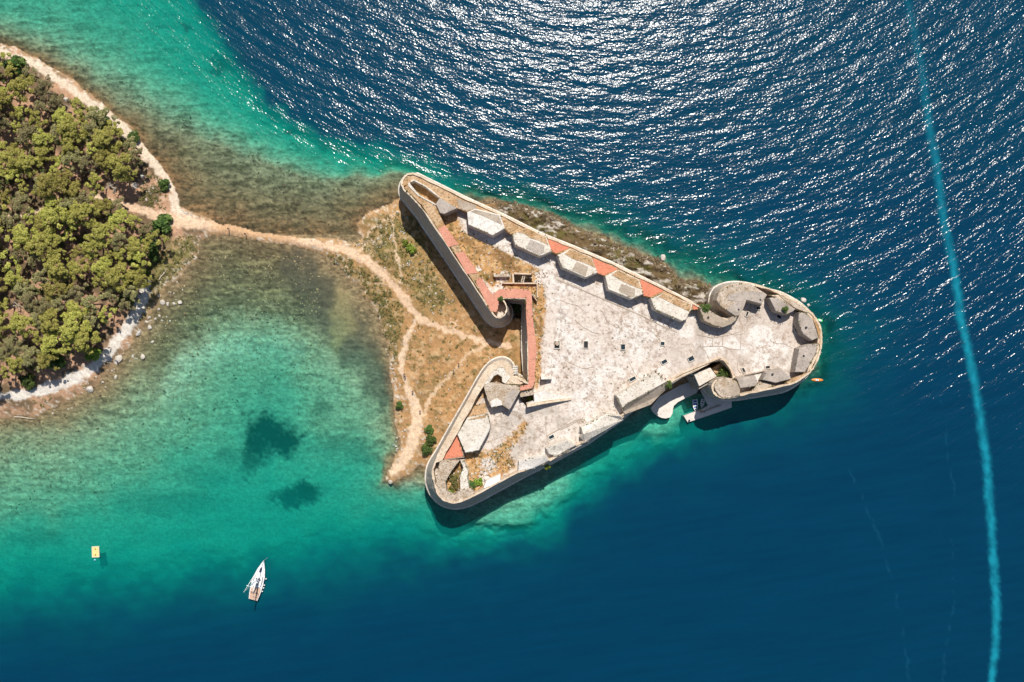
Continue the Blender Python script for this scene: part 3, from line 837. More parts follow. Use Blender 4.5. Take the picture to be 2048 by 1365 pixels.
def channel(name, pts, half, z, mat='tan'):
    """a narrow paved line along a polyline"""
    bm = bmesh.new()
    L, R = [], []
    w = [W(p[0], p[1], z) for p in pts]
    for i in range(len(w)):
        d = (w[min(i + 1, len(w) - 1)] - w[max(i - 1, 0)]).to_2d().normalized()
        nn = Vector((-d.y, d.x)) * half
        L.append(bm.verts.new((w[i].x + nn.x, w[i].y + nn.y, z)))
        R.append(bm.verts.new((w[i].x - nn.x, w[i].y - nn.y, z)))
    for i in range(len(w) - 1):
        bm.faces.new((L[i], R[i], R[i + 1], L[i + 1]))
    bmesh.ops.recalc_face_normals(bm, faces=bm.faces)
    return fpart(name, bm, MT[mat])

# ---- north east rampart with its merlons and embrasures
ne_out = [(p[0], p[1]) for p in CREST[0:11]]
ne_in = (Z1((420, 258), (560, 325), (740, 470), (960, 600), (1060, 640), (1540, 860), (1640, 930)) + Z3((90, 405), (150, 430), (650, 650), (715, 680), (1210, 910), (1295, 940), (1780, 1180), (1860, 1205))
         + Z4((665, 697), (750, 715), (1255, 870), (1290, 865), (1385, 870)))
block('rampart', [(p[0] + .8, p[1] + 2.5) for p in ne_out] + ne_in[::-1] + Z1((372, 290)), 14.1, 'turf', bat=.1)
w_out = [(984, 625), (936, 552), (889, 482), (853, 429), (841, 412), (826, 397), (806, 377)]
block('rampart', [(p[0] + 2, p[1] - 1, 14.9) for p in w_out] + Z1((345, 300), (365, 325), (480, 445), (690, 565), (745, 690), (800, 810), (965, 1050), (1020, 1140)) + Z2((1040, 20), (1210, 290), (1245, 335), (1390, 560)), 14.9, 'turf', bat=.1)
sheet('brick_walkway', Z1((720, 862), (800, 806), (975, 1050), (850, 1082)), 15.0, 'pinkbrick')
sheet('brick_walkway', Z2((935, 50), (1040, 20), (1215, 290), (1080, 302)), 15.0, 'pinkbrick')
block('brick_walkway', Z2((1185, 390), (1245, 332), (1390, 560), (1480, 488), (1830, 484), (1882, 530), (1893, 800)) + Z8((830, 0), (815, 120), (808, 400), (770, 480), (620, 512), (620, 450), (722, 432), (722, 0)) + Z2((1812, 800), (1812, 605), (1478, 598), (1460, 745), (1440, 775), (1370, 765)), 15.06, 'pinkbrick', bat=.1, bev=.1)
block('gun_slab', Z1((690, 550), (740, 470), (960, 600), (795, 672), (745, 660)), 15.5, 'plaster')
block('low_wall', Z1((372, 268), (420, 246), (562, 318), (640, 372), (738, 458), (732, 468), (556, 330), (420, 258), (385, 276)), 14.35, 'stone', bev=.03)
block('low_wall', Z1((345, 300), (365, 275), (372, 300), (480, 430), (690, 545), (690, 565), (470, 445), (350, 325)), 15.1, 'stone', bev=.03)

def merlon(pts, cap=None, capmat='plaster', turf=None, mat='stone', z=15.1):
    m = block('merlon', pts, z, mat, bat=.35, bev=.2, jit=.22)
    if cap: sheet('cement_cap', cap, z, capmat, m)
    if turf: sheet('turf_top', turf, z, 'turf', m, th=.09)
    for ch in m.children: ch.matrix_parent_inverse = Matrix.Identity(4)
    return m
merlon(Z1((1080, 650), (1180, 605), (1485, 685), (1545, 850), (1392, 935), (1092, 805)), Z1((1180, 618), (1470, 690), (1520, 810), (1260, 690), (1120, 645)), 'tan', mat='bright')
merlon(Z3((330, 345), (575, 455), (640, 635), (490, 695), (192, 562), (152, 440)), Z3((375, 492), (555, 565), (545, 655), (490, 682), (322, 600)), 'plaster', Z3((330, 352), (565, 460), (600, 560), (480, 505), (390, 480), (300, 420), (220, 400)))
merlon(Z3((880, 605), (1138, 717), (1208, 900), (1062, 962), (772, 838), (718, 685)), Z3((950, 765), (1095, 830), (1065, 945), (892, 872)), 'tan', Z3((880, 612), (1132, 722), (1185, 845), (1090, 800), (900, 730), (800, 670)))
merlon(Z3((1462, 868), (1720, 985), (1778, 1168), (1632, 1228), (1342, 1108), (1302, 952)), Z3((1505, 1040), (1680, 1105), (1668, 1195), (1625, 1212), (1475, 1130)), 'tan', Z3((1460, 875), (1715, 990), (1755, 1110), (1660, 1075), (1500, 1000), (1390, 930)))
merlon(Z4((900, 662), (1268, 795), (1252, 868), (1190, 985), (1150, 1012), (802, 862), (757, 725)), None, 'tan', Z4((905, 670), (1258, 802), (1235, 890), (1060, 810), (850, 705)))
for tri in (Z3((585, 462), (872, 592), (700, 665), (645, 640)), Z3((1145, 718), (1462, 858), (1285, 938), (1208, 908)), Z4((618, 482), (912, 632), (742, 710), (662, 692)), Z4((1268, 795), (1345, 805), (1345, 858), (1285, 868))):
    sheet('embrasure_floor', tri, 14.16, 'brick')
sheet('embrasure_floor', Z1((950, 480), (1180, 560), (1200, 600), (1075, 635), (985, 600)), 14.16, 'tan')
sheet('embrasure_floor', Z1((1510, 690), (1620, 770), (1700, 850), (1600, 905), (1545, 850)), 14.16, 'turf')

# ---- eastern bastion
merlon(Z5((232, 522), (262, 528), (360, 562), (480, 632), (590, 692), (650, 640), (708, 640), (700, 690), (640, 738), (530, 775), (420, 755), (300, 695), (265, 610)), None, mat='tan', z=15.0)
tower = block('tower_top', Z5((452, 440), (482, 350), (560, 282), (720, 232), (872, 232), (1085, 372), (1052, 422), (1012, 492), (826, 442), (790, 540), (742, 625), (692, 645), (565, 560), (502, 512)), 15.2, 'rubble', bev=.3)
sheet('cement_cap', Z5((590, 375), (800, 322), (990, 335), (1075, 375), (1045, 420), (1008, 480), (820, 430), (780, 535), (735, 612), (690, 632), (580, 560), (640, 510), (700, 450), (605, 440)), 15.25, 'plaster', tower)
tower.children[0].matrix_parent_inverse = Matrix.Identity(4)
merlon(Z5((1105, 412), (1200, 402), (1430, 545), (1395, 580), (1322, 618), (1192, 570)), None, mat='plaster', z=15.0)
merlon(Z5((1472, 590), (1560, 592), (1642, 680), (1690, 800), (1712, 905), (1640, 935), (1530, 862), (1472, 720)), None, mat='plaster', z=15.0)
merlon(Z5((1485, 1050), (1620, 992), (1705, 985), (1690, 1100), (1600, 1250), (1555, 1330), (1425, 1328), (1452, 1180)), None, mat='plaster', z=14.8)
merlon(Z6((1082, 530), (1268, 490), (1370, 588), (1378, 610), (1185, 655), (1032, 620)), None, mat='plaster', z=14.6)
merlon(Z6((705, 602), (940, 572), (962, 655), (930, 700), (745, 728)), None, mat='plaster', z=14.6)
tw = block('tower_top', Z6((420, 700), (445, 645), (485, 608), (580, 596), (690, 632), (742, 730), (750, 812), (640, 840), (545, 858), (490, 820), (445, 760)), 14.9, 'rubble', bev=.3)
sheet('cement_cap', Z6((520, 740), (700, 640), (742, 735), (745, 800), (600, 820), (540, 790)), 14.95, 'tan', tw)
tw.children[0].matrix_parent_inverse = Matrix.Identity(4)
sheet('turf_strip', Z5((1240, 380), (1330, 398), (1450, 460), (1560, 545), (1640, 605), (1560, 585), (1440, 540), (1300, 440)), 14.3, 'rubble', th=.1)
sheet('turf_strip', Z5((1650, 640), (1720, 710), (1750, 830), (1750, 910), (1722, 905), (1695, 790), (1655, 690)), 14.3, 'turf', th=.1)
sheet('turf_strip', Z5((1750, 930), (1745, 1020), (1715, 975)), 14.3, 'turf', th=.1)
block('rampart', Z5((1100, 380), (1240, 370), (1450, 450), (1620, 590), (1690, 690), (1740, 810), (1745, 1000), (1700, 1150), (1625, 1300), (1575, 1340), (1600, 1250), (1690, 1100), (1705, 985), (1712, 905), (1690, 800), (1642, 680), (1560, 592), (1430, 545), (1200, 402)), 14.2, 'coping', bat=.05)
block('rampart', Z6((1300, 665), (1370, 620), (1560, 540), (1610, 530), (1530, 605), (1400, 672)), 13.9, 'turf', bat=.05)
block('rampart', Z6((760, 810), (880, 770), (940, 690), (1010, 640), (1180, 690), (1000, 748)), 13.4, 'rubble', bat=.05)

# ---- southern side
block('guardhouse', Z7((457, 572, 15.2), (940, 290, 15.2), (1076, 396, 15.2), (880, 500, 15.0), (575, 672, 15.0), (530, 722, 14.8)), 15.2, 'stone', bev=.12)
block('guardhouse_apron', Z7((1076, 398, 14.9), (1130, 440, 13.0), (985, 570, 12.9), (880, 680, 12.9), (565, 800, 12.9), (535, 770, 12.9), (533, 722, 14.7), (578, 674, 14.9), (880, 502, 14.9)), 14, 'tan', zb=11, bev=.05)
merlon(Z8((1382, 965, 14), (1680, 802, 14.3), (1870, 828, 14.6), (1898, 870, 13.2), (1660, 1010, 13.2), (1425, 1140, 13.2), (1362, 1088, 13.4), (1400, 1045, 14.4)), None, mat='stone', z=14)
merlon(Z8((970, 1218, 14.2), (1070, 1165, 14.2), (1190, 1115, 14.2), (1315, 1180, 13.2), (1190, 1250, 13.2), (1062, 1325, 13.2), (985, 1290, 13.4), (942, 1232, 13.8)), None, mat='stone', z=14)
merlon(Z9((1142, 652, 14.4), (1290, 610, 14.4), (1418, 602, 14.4), (1468, 640, 13.4), (1290, 720, 13.5), (1135, 755, 14)), None, mat='bright', z=14)
block('parapet_stub', Z9((770, 935, 14.4), (800, 850, 13.4), (950, 785, 13.4), (945, 855, 14.4)), 14, 'bright', bev=.05)
block('gatehouse', Z7((1412, 302), (1618, 224), (1698, 330), (1480, 455)), 10.2, 'stone', zb=0.5, bat=.5, bev=.15)
block('gatehouse_ledge', Z7((1400, 340), (1420, 310), (1482, 470), (1700, 345), (1706, 362), (1476, 490)), 9.2, 'plaster', zb=0.5, bat=.3, bev=.05)
block('parapet', Z6((690, 585), (960, 525), (1060, 505), (1062, 512), (962, 534), (692, 596)), 12.2, 'tan', bev=0.03)
block('low_wall', Z7((1090, 385), (1265, 285), (1500, 190), (1740, 95), (1752, 104), (1505, 202), (1270, 298), (1100, 398)), 12.3, 'coping', bev=.03)
block('garden_bed', Z6((395, 480), (545, 385), (690, 630), (440, 540)), 7.5, 'turf', zb=0.5, bat=0, bev=0)

# ---- south western bastion
block('ruined_cavalier', Z8((168, 445), (240, 412), (440, 430), (620, 452), (624, 512), (490, 742), (402, 690), (262, 718), (215, 620)), 14.8, 'rubble', jit=.2)
sheet('cement_cap', Z8((470, 522), (540, 492), (618, 516), (498, 732), (420, 680)), 14.85, 'plaster')
sheet('lime_lit_patch', Z8((250, 640), (330, 600), (400, 640), (400, 685), (265, 712)), 14.85, 'bright')
block('orillon_rim', Z8((170, 440), (190, 380), (230, 270), (290, 200), (350, 178), (420, 200), (480, 270), (502, 345), (440, 425), (400, 400), (395, 340), (340, 305), (295, 330), (240, 412)), 14.5, 'stone', jit=.1)
block('plateau', Z8((442, 425), (505, 350), (560, 322), (640, 332), (716, 412), (620, 432)), 14.3, 'coping')
for q in range(5):
    y0 = 205 + q * 21
    block('stair_step', Z8((528, y0), (592, y0 + 2), (595, y0 + 17), (530, y0 + 15)), 13.9 + q * .1, 'stone', bev=.03)
ramp = Z8((790, 545, 14.2), (925, 500, 13.6), (1000, 540, 13.0), (1262, 598, 11.7), (1245, 632, 11.7), (960, 672, 13.0), (708, 716, 14.2), (705, 672, 14.2), (800, 640, 14.2))
block('ramp', ramp, 14, 'bright', bev=.05)
block('low_wall', Z8((705, 672, 14.7), (960, 630, 13.6), (1258, 596, 12.0), (1258, 622, 12.0), (960, 664, 13.6), (708, 714, 14.7)), 14, 'coping', bev=.03)
block('low_wall', Z8((882, 338, 14.2), (1015, 345, 13.2), (1015, 366, 13.2), (884, 368, 14.2)), 13, 'bright', bev=.05)  # added wall, tapered so its shadow stands in for a dark stair opening
block('pocket_wall', Z8((615, 515), (770, 495), (790, 545), (780, 562), (625, 590)), 14.2, 'rubble', bev=.1)
block('bastion_block', Z9((498, 365), (600, 195), (812, 152), (843, 285), (830, 330), (722, 532), (580, 558)), 14.9, 'stone')
sheet('lime_lit_patch', Z9((818, 250), (840, 288), (825, 330), (720, 526), (584, 550), (700, 450), (800, 330)), 14.95, 'bright')  # sunlit slope of the block painted as a white sheet on its flat top
sheet('turf_strip', Z9((605, 205), (700, 180), (800, 160), (798, 185), (620, 215)), 14.95, 'turf')
sheet('embrasure_floor', Z9((485, 332), (505, 390), (560, 595), (318, 628), (400, 470)), 13.2, 'brick', th=.1)
block('embrasure_bed', Z9((487, 320), (508, 385), (570, 605), (305, 640), (390, 470)), 13.15, 'tan', bev=0)
block('rampart', Z9((315, 632), (380, 640), (470, 640), (520, 640), (440, 742), (372, 860), (382, 958), (460, 1004), (528, 945), (640, 925), (680, 985), (560, 1052), (450, 1080), (355, 1052), (288, 975), (272, 880), (290, 750)), 14.4, 'rubble', bat=.15, jit=.1)
block('pit_wall', Z9((525, 805), (560, 720), (530, 640), (560, 640), (610, 760), (600, 830), (620, 925), (545, 970), (528, 930)), 14.2, 'stone', jit=.1)
block('parapet', Z9((545, 100), (630, 20), (640, 60), (480, 330), (320, 625), (290, 640), (440, 350)), 14.5, 'coping', bev=.1)
block('rampart', Z9((560, 115), (635, 80), (790, 40), (812, 140), (600, 185), (545, 190)), 12.6, 'turf')

# ---- ruined store with its pit, ladder and wall stubs
for P, zf in ((PITS[0], 8.4), (PITS[1], 9.0)):
    q = [W(p[0], p[1], DECK) for p in P]
    bm = bmesh.new()
    up = [bm.verts.new((v.x, v.y, DECK + .1)) for v in q]
    dn = [bm.verts.new((v.x, v.y, zf)) for v in q]
    for i in range(4):
        bm.faces.new((up[i], up[(i + 1) % 4], dn[(i + 1) % 4], dn[i]))
    bm.faces.new(dn)
    fpart('pit_lining', bm, MT['rubble'])
block('low_wall', Z16((430, 270), (460, 270), (475, 455), (440, 455)), 12.6, 'coping', bev=.05)
block('low_wall', Z16((240, 445), (900, 445), (930, 460), (930, 740), (915, 740), (912, 475), (240, 462)), 12.5, 'coping', bev=.05, jit=.1)
block('low_wall', Z16((470, 245), (800, 262), (800, 290), (470, 280)), 12.4, 'coping', bev=.05, jit=.1)
block('low_wall', Z16((70, 290), (370, 290), (380, 330), (80, 330)), 12.9, 'rubble', bev=.05, jit=.1)
block('low_wall', Z16((815, 690), (830, 690), (925, 790), (915, 810)), 13, 'rubble', bev=.05, jit=.1)
bm = bmesh.new()
la, lb = W(*Z16((628, 440))[0], DECK + .5), W(*Z16((668, 290))[0], DECK + .2)
dl = (lb - la)
sd2 = Vector((dl.y, -dl.x, 0)).normalized() * .22
def bar(bm, a, b, r=.05, seg=6):
    d = (b - a)
    m = Matrix.Translation((a + b) / 2) @ d.to_track_quat('Z', 'Y').to_matrix().to_4x4()
    bmesh.ops.create_cone(bm, cap_ends=True, segments=seg, radius1=r, radius2=r, depth=d.length, matrix=m)
for s in (-1, 1): bar(bm, la + sd2 * s * 1.4, lb + sd2 * s * 1.4, .09)
for q in range(5): bar(bm, la + dl * (q + .5) / 5 - sd2 * 1.4, la + dl * (q + .5) / 5 + sd2 * 1.4, .07)
lad = obj('ladder', bm, MT['wood'])
tag(lad, 'bleached wooden ladder lying across the dark pit of the ruined store', 'ladder')

# ---- skylights in the deck: frame with a pane; shafts get a near-black plate painted as inner shade
def skylight(cx, cy, w, h, ang, shaft=False):
    c0 = W(cx, cy, DECK)
    R = Matrix.Translation(c0) @ Matrix.Rotation(math.radians(ang), 4, 'Z')
    def boxbm(bm, x0, x1, y0, y1, z0, z1):
        bmesh.ops.create_cube(bm, size=1, matrix=R @ Matrix.Translation(((x0 + x1) / 2, (y0 + y1) / 2, (z0 + z1) / 2)) @ Matrix.Diagonal((x1 - x0, y1 - y0, z1 - z0, 1)))
    bm = bmesh.new()
    f = .16
    boxbm(bm, -w / 2 - f, w / 2 + f, h / 2, h / 2 + f, -.2, .32)
    boxbm(bm, -w / 2 - f, w / 2 + f, -h / 2 - f, -h / 2, -.2, .32)
    boxbm(bm, -w / 2 - f, -w / 2, -h / 2, h / 2, -.2, .318)
    boxbm(bm, w / 2, w / 2 + f, -h / 2, h / 2, -.2, .318)
    sk = fpart('skylight', bm, MT['stone'])
    bm = bmesh.new()
    boxbm(bm, -w / 2, w / 2, -h / 2, h / 2, .02, .14)
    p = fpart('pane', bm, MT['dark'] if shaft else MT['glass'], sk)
    p.matrix_parent_inverse = Matrix.Identity(4)
    return sk
for (p, w, h, a, s) in [(Z17((245, 592)), 1.4, 1.9, 0, 1), (Z17((508, 590)), 1.1, 1.8, 0, 1), (Z17((845, 612)), 1.1, 1.4, 0, 0), (Z17((1205, 580)), 1.0, .9, 0, 0), (Z17((1220, 746)), 1.5, .9, 27, 0),
                        (Z17((1465, 718)), 1.5, 1.1, 27, 0), (Z17((932, 902)), 1.7, .8, 27, 0), (Z8((1010, 1080)), 1.4, .8, 25, 0), (Z5((830, 610)), .5, 1.2, -20, 1), (Z5((325, 735)), 1.5, .7, -18, 1),
                        (Z5((970, 540)), 1.1, .7, -12, 1), (Z5((1225, 645)), 1.2, .8, -30, 1), (Z5((1440, 810)), .6, 1.2, 30, 1), (Z5((1437, 1082)), .6, 1.2, -28, 1), (Z6((785, 500)), .6, 1.2, 25, 1), (Z6((1085, 465)), 1.1, .7, 8, 1)]:
    skylight(p[0][0], p[0][1], w, h, a, s)
hat = W(*Z17((246, 580))[0], DECK)
bm = bmesh.new()
bmesh.ops.create_cone(bm, cap_ends=True, segments=20, radius1=.62, radius2=.55, depth=.5, matrix=Matrix.Translation(hat + Vector((0, 0, .45))))
fpart('vent_cap', bm, MT['rubble'])
for p in Z5((350, 652), (992, 435), (724, 556), (1563, 778), (1538, 1130)) + Z6((1152, 553),):
    w = W(p[0], p[1], 15.0)
    bm = bmesh.new()
    bmesh.ops.create_cone(bm, cap_ends=True, segments=12, radius1=.3, radius2=.25, depth=.5, matrix=Matrix.Translation((w.x, w.y, 15.15 if p[1] < 700 else 14.75)))
    fpart('vent_pipe', bm, MT['black'])
rc = random.Random(21)
for (cx, cy, ang, n) in [(1110, 600, .4, 9), (1150, 640, 1.3, 8), (1200, 620, .5, 11), (1130, 720, .1, 9), (1190, 740, 1.8, 8), (1240, 700, .5, 10), (1290, 660, .55, 9), (1300, 720, 2.6, 7), (1400, 690, 1.5, 6),
                        (1500, 640, 1.2, 9), (1540, 680, .3, 7), (1480, 710, 2.2, 6), (1010, 870, 2.1, 9), (1060, 860, 1.9, 8), (990, 850, .2, 7)]:
    pts = []
    for _ in range(n):
        pts.append((cx, cy))
        ang += rc.uniform(-.5, .5)
        cx, cy = cx + math.cos(ang) * 8, cy + math.sin(ang) * 8
    channel('crack', pts, rc.uniform(.04, .075), DECK + .082, 'rubble')
channel('drain_channel', Z17((250, 0), (480, 95), (700, 190), (1000, 320), (1200, 420), (1340, 480)), .13, DECK + .085)
channel('drain_channel', Z8((1450, 905), (1420, 870), (1370, 860), (1300, 880), (1140, 970), (960, 1065), (955, 1100), (975, 1165)), .10, DECK + .085)
channel('drain_channel', Z8((1130, 995), (1340, 880), (1380, 880), (1420, 920)), .09, DECK + .087)
channel('drain_channel', Z8((935, 830), (940, 960), (950, 1080)), .07, DECK + .083)
channel('paving_joint', Z6((205, 60), (400, 100), (640, 60), (755, 20)), .07, DECK + .085)
channel('paving_joint', Z6((225, 215), (420, 200), (530, 205), (620, 240), (750, 250), (760, 30)), .07, DECK + .087)
channel('paving_joint', Z6((400, 95), (405, 205)), .07, DECK + .083)
channel('paving_joint', Z6((535, 75), (525, 205)), .07, DECK + .083)
channel('paving_joint', Z6((690, 590), (860, 550), (1060, 500)), .07, DECK + .089)
channel('paving_joint', Z7((460, 560), (560, 490), (720, 390), (930, 272), (1060, 380)), .12, DECK + .087)
for p in Z7((795, 315), (840, 310), (885, 290), (937, 268), (978, 292), (1015, 320), (1058, 355), (1103, 383), (293, 783), (208, 832), (1565 - 1350, 845)):
    w = W(p[0], p[1], DECK)
    bm = bmesh.new()
    bmesh.ops.create_cone(bm, cap_ends=True, segments=8, radius1=.14, radius2=.11, depth=1.0, matrix=Matrix.Translation((w.x, w.y, DECK + .5)))
    fpart('post', bm, MT['black'])

# ------------------------------------------------------------------ harbour quay and jetty
def slab_thing(name, pts, z, mat, label, cat, zb=-3.0):
    o = obj(name, prism(pts, z, zb, .1, .06), MT[mat])
    return tag(o, label, cat)
slab_thing('quay', Z7((880, 722), (985, 585), (1240, 440), (1430, 380), (1490, 470), (1440, 540), (1300, 605), (1215, 650), (1165, 695), (1152, 745), (1148, 790), (1120, 838), (1065, 853), (1010, 845), (955, 818), (905, 772)), 1.1, 'quay',
           'pale concrete quay with rounded end below the guardhouse wall', 'quay')
jet = slab_thing('jetty', Z7((1288, 822), (1520, 735), (1590, 690), (1545, 600), (1500, 500), (1560, 470), (1700, 560), (1880, 622), (1884, 716), (1620, 808), (1338, 902)), 1.0, 'quay',
                 'pale concrete jetty reaching out from the round gate tower', 'jetty')
bm = prism(Z7((1500, 770), (1735, 680), (1745, 695), (1505, 788)), 1.25, .9, 0, .02)
obj('kerb', bm, MT['plaster'], jet)
for p in Z7((1352, 876),):
    w = W(p[0], p[1], 1)
    bm = bmesh.new()
    bmesh.ops.create_cone(bm, cap_ends=True, segments=10, radius1=.22, radius2=.16, depth=.5, matrix=Matrix.Translation((w.x, w.y, 1.25)))
    bmesh.ops.create_cone(bm, cap_ends=True, segments=10, radius1=.26, radius2=.26, depth=.12, matrix=Matrix.Translation((w.x, w.y, 1.5)))
    obj('bollard', bm, MT['black'], jet)

# ------------------------------------------------------------------ trees and shrubs
def leaf_quads(centres, radii, n_per, size, up=0.55, flat=0.75, seed=0):
    """small leaf-tuft faces scattered through a set of clumps"""
    rng = np.random.RandomState(seed)
    vs = []
    for (c0, r, n) in zip(centres, radii, n_per):
        d = rng.normal(size=(n, 3))
        d /= np.linalg.norm(d, axis=1)[:, None]
        rad = r * (0.55 + 0.45 * rng.rand(n, 1) ** 0.5) * (0.85 + .3 * rng.rand(n, 1))
        p = np.array(c0) + d * rad * np.array([1, 1, flat])
        nrm = d * (1 - up) + rng.normal(size=(n, 3)) * 0.45 + np.array([0, 0, up])
        nrm /= np.linalg.norm(nrm, axis=1)[:, None]
        t = np.cross(nrm, rng.normal(size=(n, 3)))
        t /= np.linalg.norm(t, axis=1)[:, None]
        b = np.cross(nrm, t)
        s = size * (0.6 + 0.8 * rng.rand(n, 1))
        q = np.stack([p - t * s - b * s * .45, p + t * s * .3 - b * s * .6, p + t * s + b * s * .4, p - t * s * .2 + b * s * .6], 1)
        vs.append(q)
    v = np.concatenate(vs).reshape(-1, 3)
    return v, np.arange(len(v)).reshape(-1, 4)

def tube_path(bm, pts, radii, seg=6):
    rings = []
    for i, p in enumerate(pts):
        d = (pts[min(i + 1, len(pts) - 1)] - pts[max(i - 1, 0)]).normalized()
        q = d.to_track_quat('Z', 'Y').to_matrix()
        rings.append([bm.verts.new(p + q @ Vector((math.cos(a) * radii[i], math.sin(a) * radii[i], 0))) for a in [2 * math.pi * s / seg for s in range(seg)]])
    for a, b in zip(rings[:-1], rings[1:]):
        for s in range(seg):
            bm.faces.new((a[s], a[(s + 1) % seg], b[(s + 1) % seg], b[s]))
    bm.faces.new(rings[-1])

def make_pine(seed, mat, rad, hgt, nclump, dens=1.0):
    rng = random.Random(seed)
    root = empty('pine_tree')
    bm = bmesh.new()
    top = Vector((rng.uniform(-.6, .6), rng.uniform(-.6, .6), hgt * .8))
    mid = top * .5 + Vector((rng.uniform(-.4, .4), rng.uniform(-.4, .4), 0))
    tube_path(bm, [Vector((0, 0, -.6)), Vector((0, 0, .1)), mid, top], [.34, .27, .2, .07])
    cents, rads, npc = [], [], []
    for i in range(nclump):
        a = i * 2.39996 + rng.uniform(-.5, .5)
        rr = rad * math.sqrt((i + .4) / nclump) * rng.uniform(.75, 1.1)
        r = rng.uniform(.55, 1.05) * (rad / 3.4) * (1.1 - .25 * rr / rad)
        zz = hgt * (0.93 - .33 * (rr / rad) ** 2) + rng.uniform(-.8, .5)
        p = Vector((math.cos(a) * rr * rng.uniform(.85, 1.15), math.sin(a) * rr, zz))
        cents.append(p)
        rads.append(r)
        npc.append(int(150 * r * dens))
        st = mid.lerp(top, rng.uniform(.1, 1))
        tube_path(bm, [st, st.lerp(p, .55) + Vector((0, 0, -.3)), p], [.09, .06, .02], 5)
        for _ in range(2):                                   # side tufts that break the outline
            o = Vector((rng.uniform(-1, 1), rng.uniform(-1, 1), rng.uniform(-.7, .2))) * r * 1.1
            cents.append(p + o)
            rads.append(r * .5)
            npc.append(int(55 * r * dens))
    obj('trunk', bm, MT['bark'], root)
    v, f = leaf_quads(cents, rads, [int(n_ * 2.0) for n_ in npc], 0.135, .5, .7, seed)
    mesh_np('crown', v, f, MT[mat], root)
    return root

def make_shrub(seed, mat, rad, hgt, n=9, name='shrub', dens=1.0):
    rng = random.Random(seed)
    root = empty(name)
    bm = bmesh.new()
    cents, rads, npc = [], [], []
    for i in range(n):
        a, rr = rng.uniform(0, 6.28), rad * math.sqrt(rng.random()) * .8
        p = Vector((math.cos(a) * rr, math.sin(a) * rr, hgt * rng.uniform(.4, .85) * (1 - .4 * (rr / rad) ** 2)))
        cents.append(p)
        r = rad * rng.uniform(.32, .5)
        rads.append(r)
        npc.append(int(110 * dens))
        tube_path(bm, [Vector((p.x * .1, p.y * .1, -.3)), p * .5, p], [.05, .035, .015], 5)
    obj('stem', bm, MT['bark'], root)
    v, f = leaf_quads(cents, rads, npc, 0.15 * max(.7, min(1.3, rad)), .45, .8, seed)
    mesh_np('foliage', v, f, MT[mat], root)
    return root

def dup(root, loc, rz, sc=1.0, label=None, group=None):
    r = root.copy()
    COL.objects.link(r)
    r.location, r.rotation_euler, r.scale = loc, (0, 0, rz), (sc, sc, sc * 1.0)
    if label: r['label'] = label
    if group: r['group'] = group
    for ch in list(root.children):
        c0 = ch.copy()
        COL.objects.link(c0)
        c0.parent = r
        for g0 in ch.children:
            d0 = g0.copy()
            COL.objects.link(d0)
            d0.parent = c0
    return r

PINES = [make_pine(11, 'pine', 3.4, 9.5, 17), make_pine(12, 'pine', 2.9, 8.5, 13), make_pine(13, 'pine', 3.9, 10.5, 22), make_pine(14, 'olive', 3.2, 9.0, 14, .8), make_pine(15, 'olive', 2.6, 8.0, 11, .8), make_pine(16, 'pine', 2.3, 7.5, 10)]
PLAB = ['tall yellow-green pine with a broad clumpy crown in the coastal wood', 'yellow-green pine with a medium crown in the coastal wood', 'largest kind of yellow-green pine, with a wide spreading crown, in the coastal wood',
        'grey-olive pine with a loose crown in the coastal wood', 'small grey-olive pine with a thin crown in the coastal wood', 'small yellow-green pine with a compact crown in the coastal wood']
WOOD = [(-130, 90), (0, 118), (55, 140), (105, 175), (150, 205), (195, 232), (232, 258), (262, 292), (270, 320), (262, 350), (270, 372), (240, 388), (235, 402), (280, 440), (305, 452), (318, 480), (300, 510), (282, 550),
        (262, 580), (248, 612), (216, 640), (182, 672), (150, 692), (95, 722), (58, 735), (25, 745), (0, 765), (-130, 770)]
GAPS = [(245, 372, 26), (165, 352, 18), (195, 392, 14), (180, 470, 15), (205, 440, 14), (90, 420, 14), (38, 600, 20), (60, 555, 15), (35, 640, 16), (110, 240, 12), (185, 530, 14), (160, 560, 12), (20, 280, 13), (262, 470, 12), (130, 395, 12)]
rng = random.Random(5)
cand, spots = 0, []
def inside(poly, x, y):
    r = False
    for i in range(len(poly)):
        a, b = poly[i - 1], poly[i]
        if (a[1] > y) != (b[1] > y) and x < (b[0] - a[0]) * (y - a[1]) / (b[1] - a[1]) + a[0]:
            r = not r
    return r
while cand < 9000 and len(spots) < 190:
    cand += 1
    x, y = rng.uniform(-110, 315), rng.uniform(110, 800)
    if not inside(WOOD, x, y) or any((x - g0) ** 2 + (y - g1) ** 2 < (g2 + 7) ** 2 for g0, g1, g2 in GAPS):
        continue
    if any((x - s_[0]) ** 2 + (y - s_[1]) ** 2 < 27 ** 2 for s_ in spots):
        continue
    spots.append((x, y))
first = set()
for (x, y) in spots:
    kx = rng.choices(range(6), [5, 5, 3, 4, 3, 3])[0]
    w = W(x, y, 7.5)                       # crown seen at this height; the foot stands nearer the middle
    loc = (w.x, w.y, max(.3, ground_z(w.x * SCALE + 1024, 682.5 - w.y * SCALE)))
    sc = rng.uniform(.8, 1.12)
    if kx not in first:
        first.add(kx)
        o = PINES[kx]
        o.location, o.rotation_euler, o.scale = loc, (0, 0, rng.uniform(0, 6.28)), (sc, sc, sc)
        tag(o, PLAB[kx], 'pine tree', 'pines of the coastal wood')
    else:
        dup(PINES[kx], loc, rng.uniform(0, 6.28), sc, PLAB[kx], 'pines of the coastal wood')

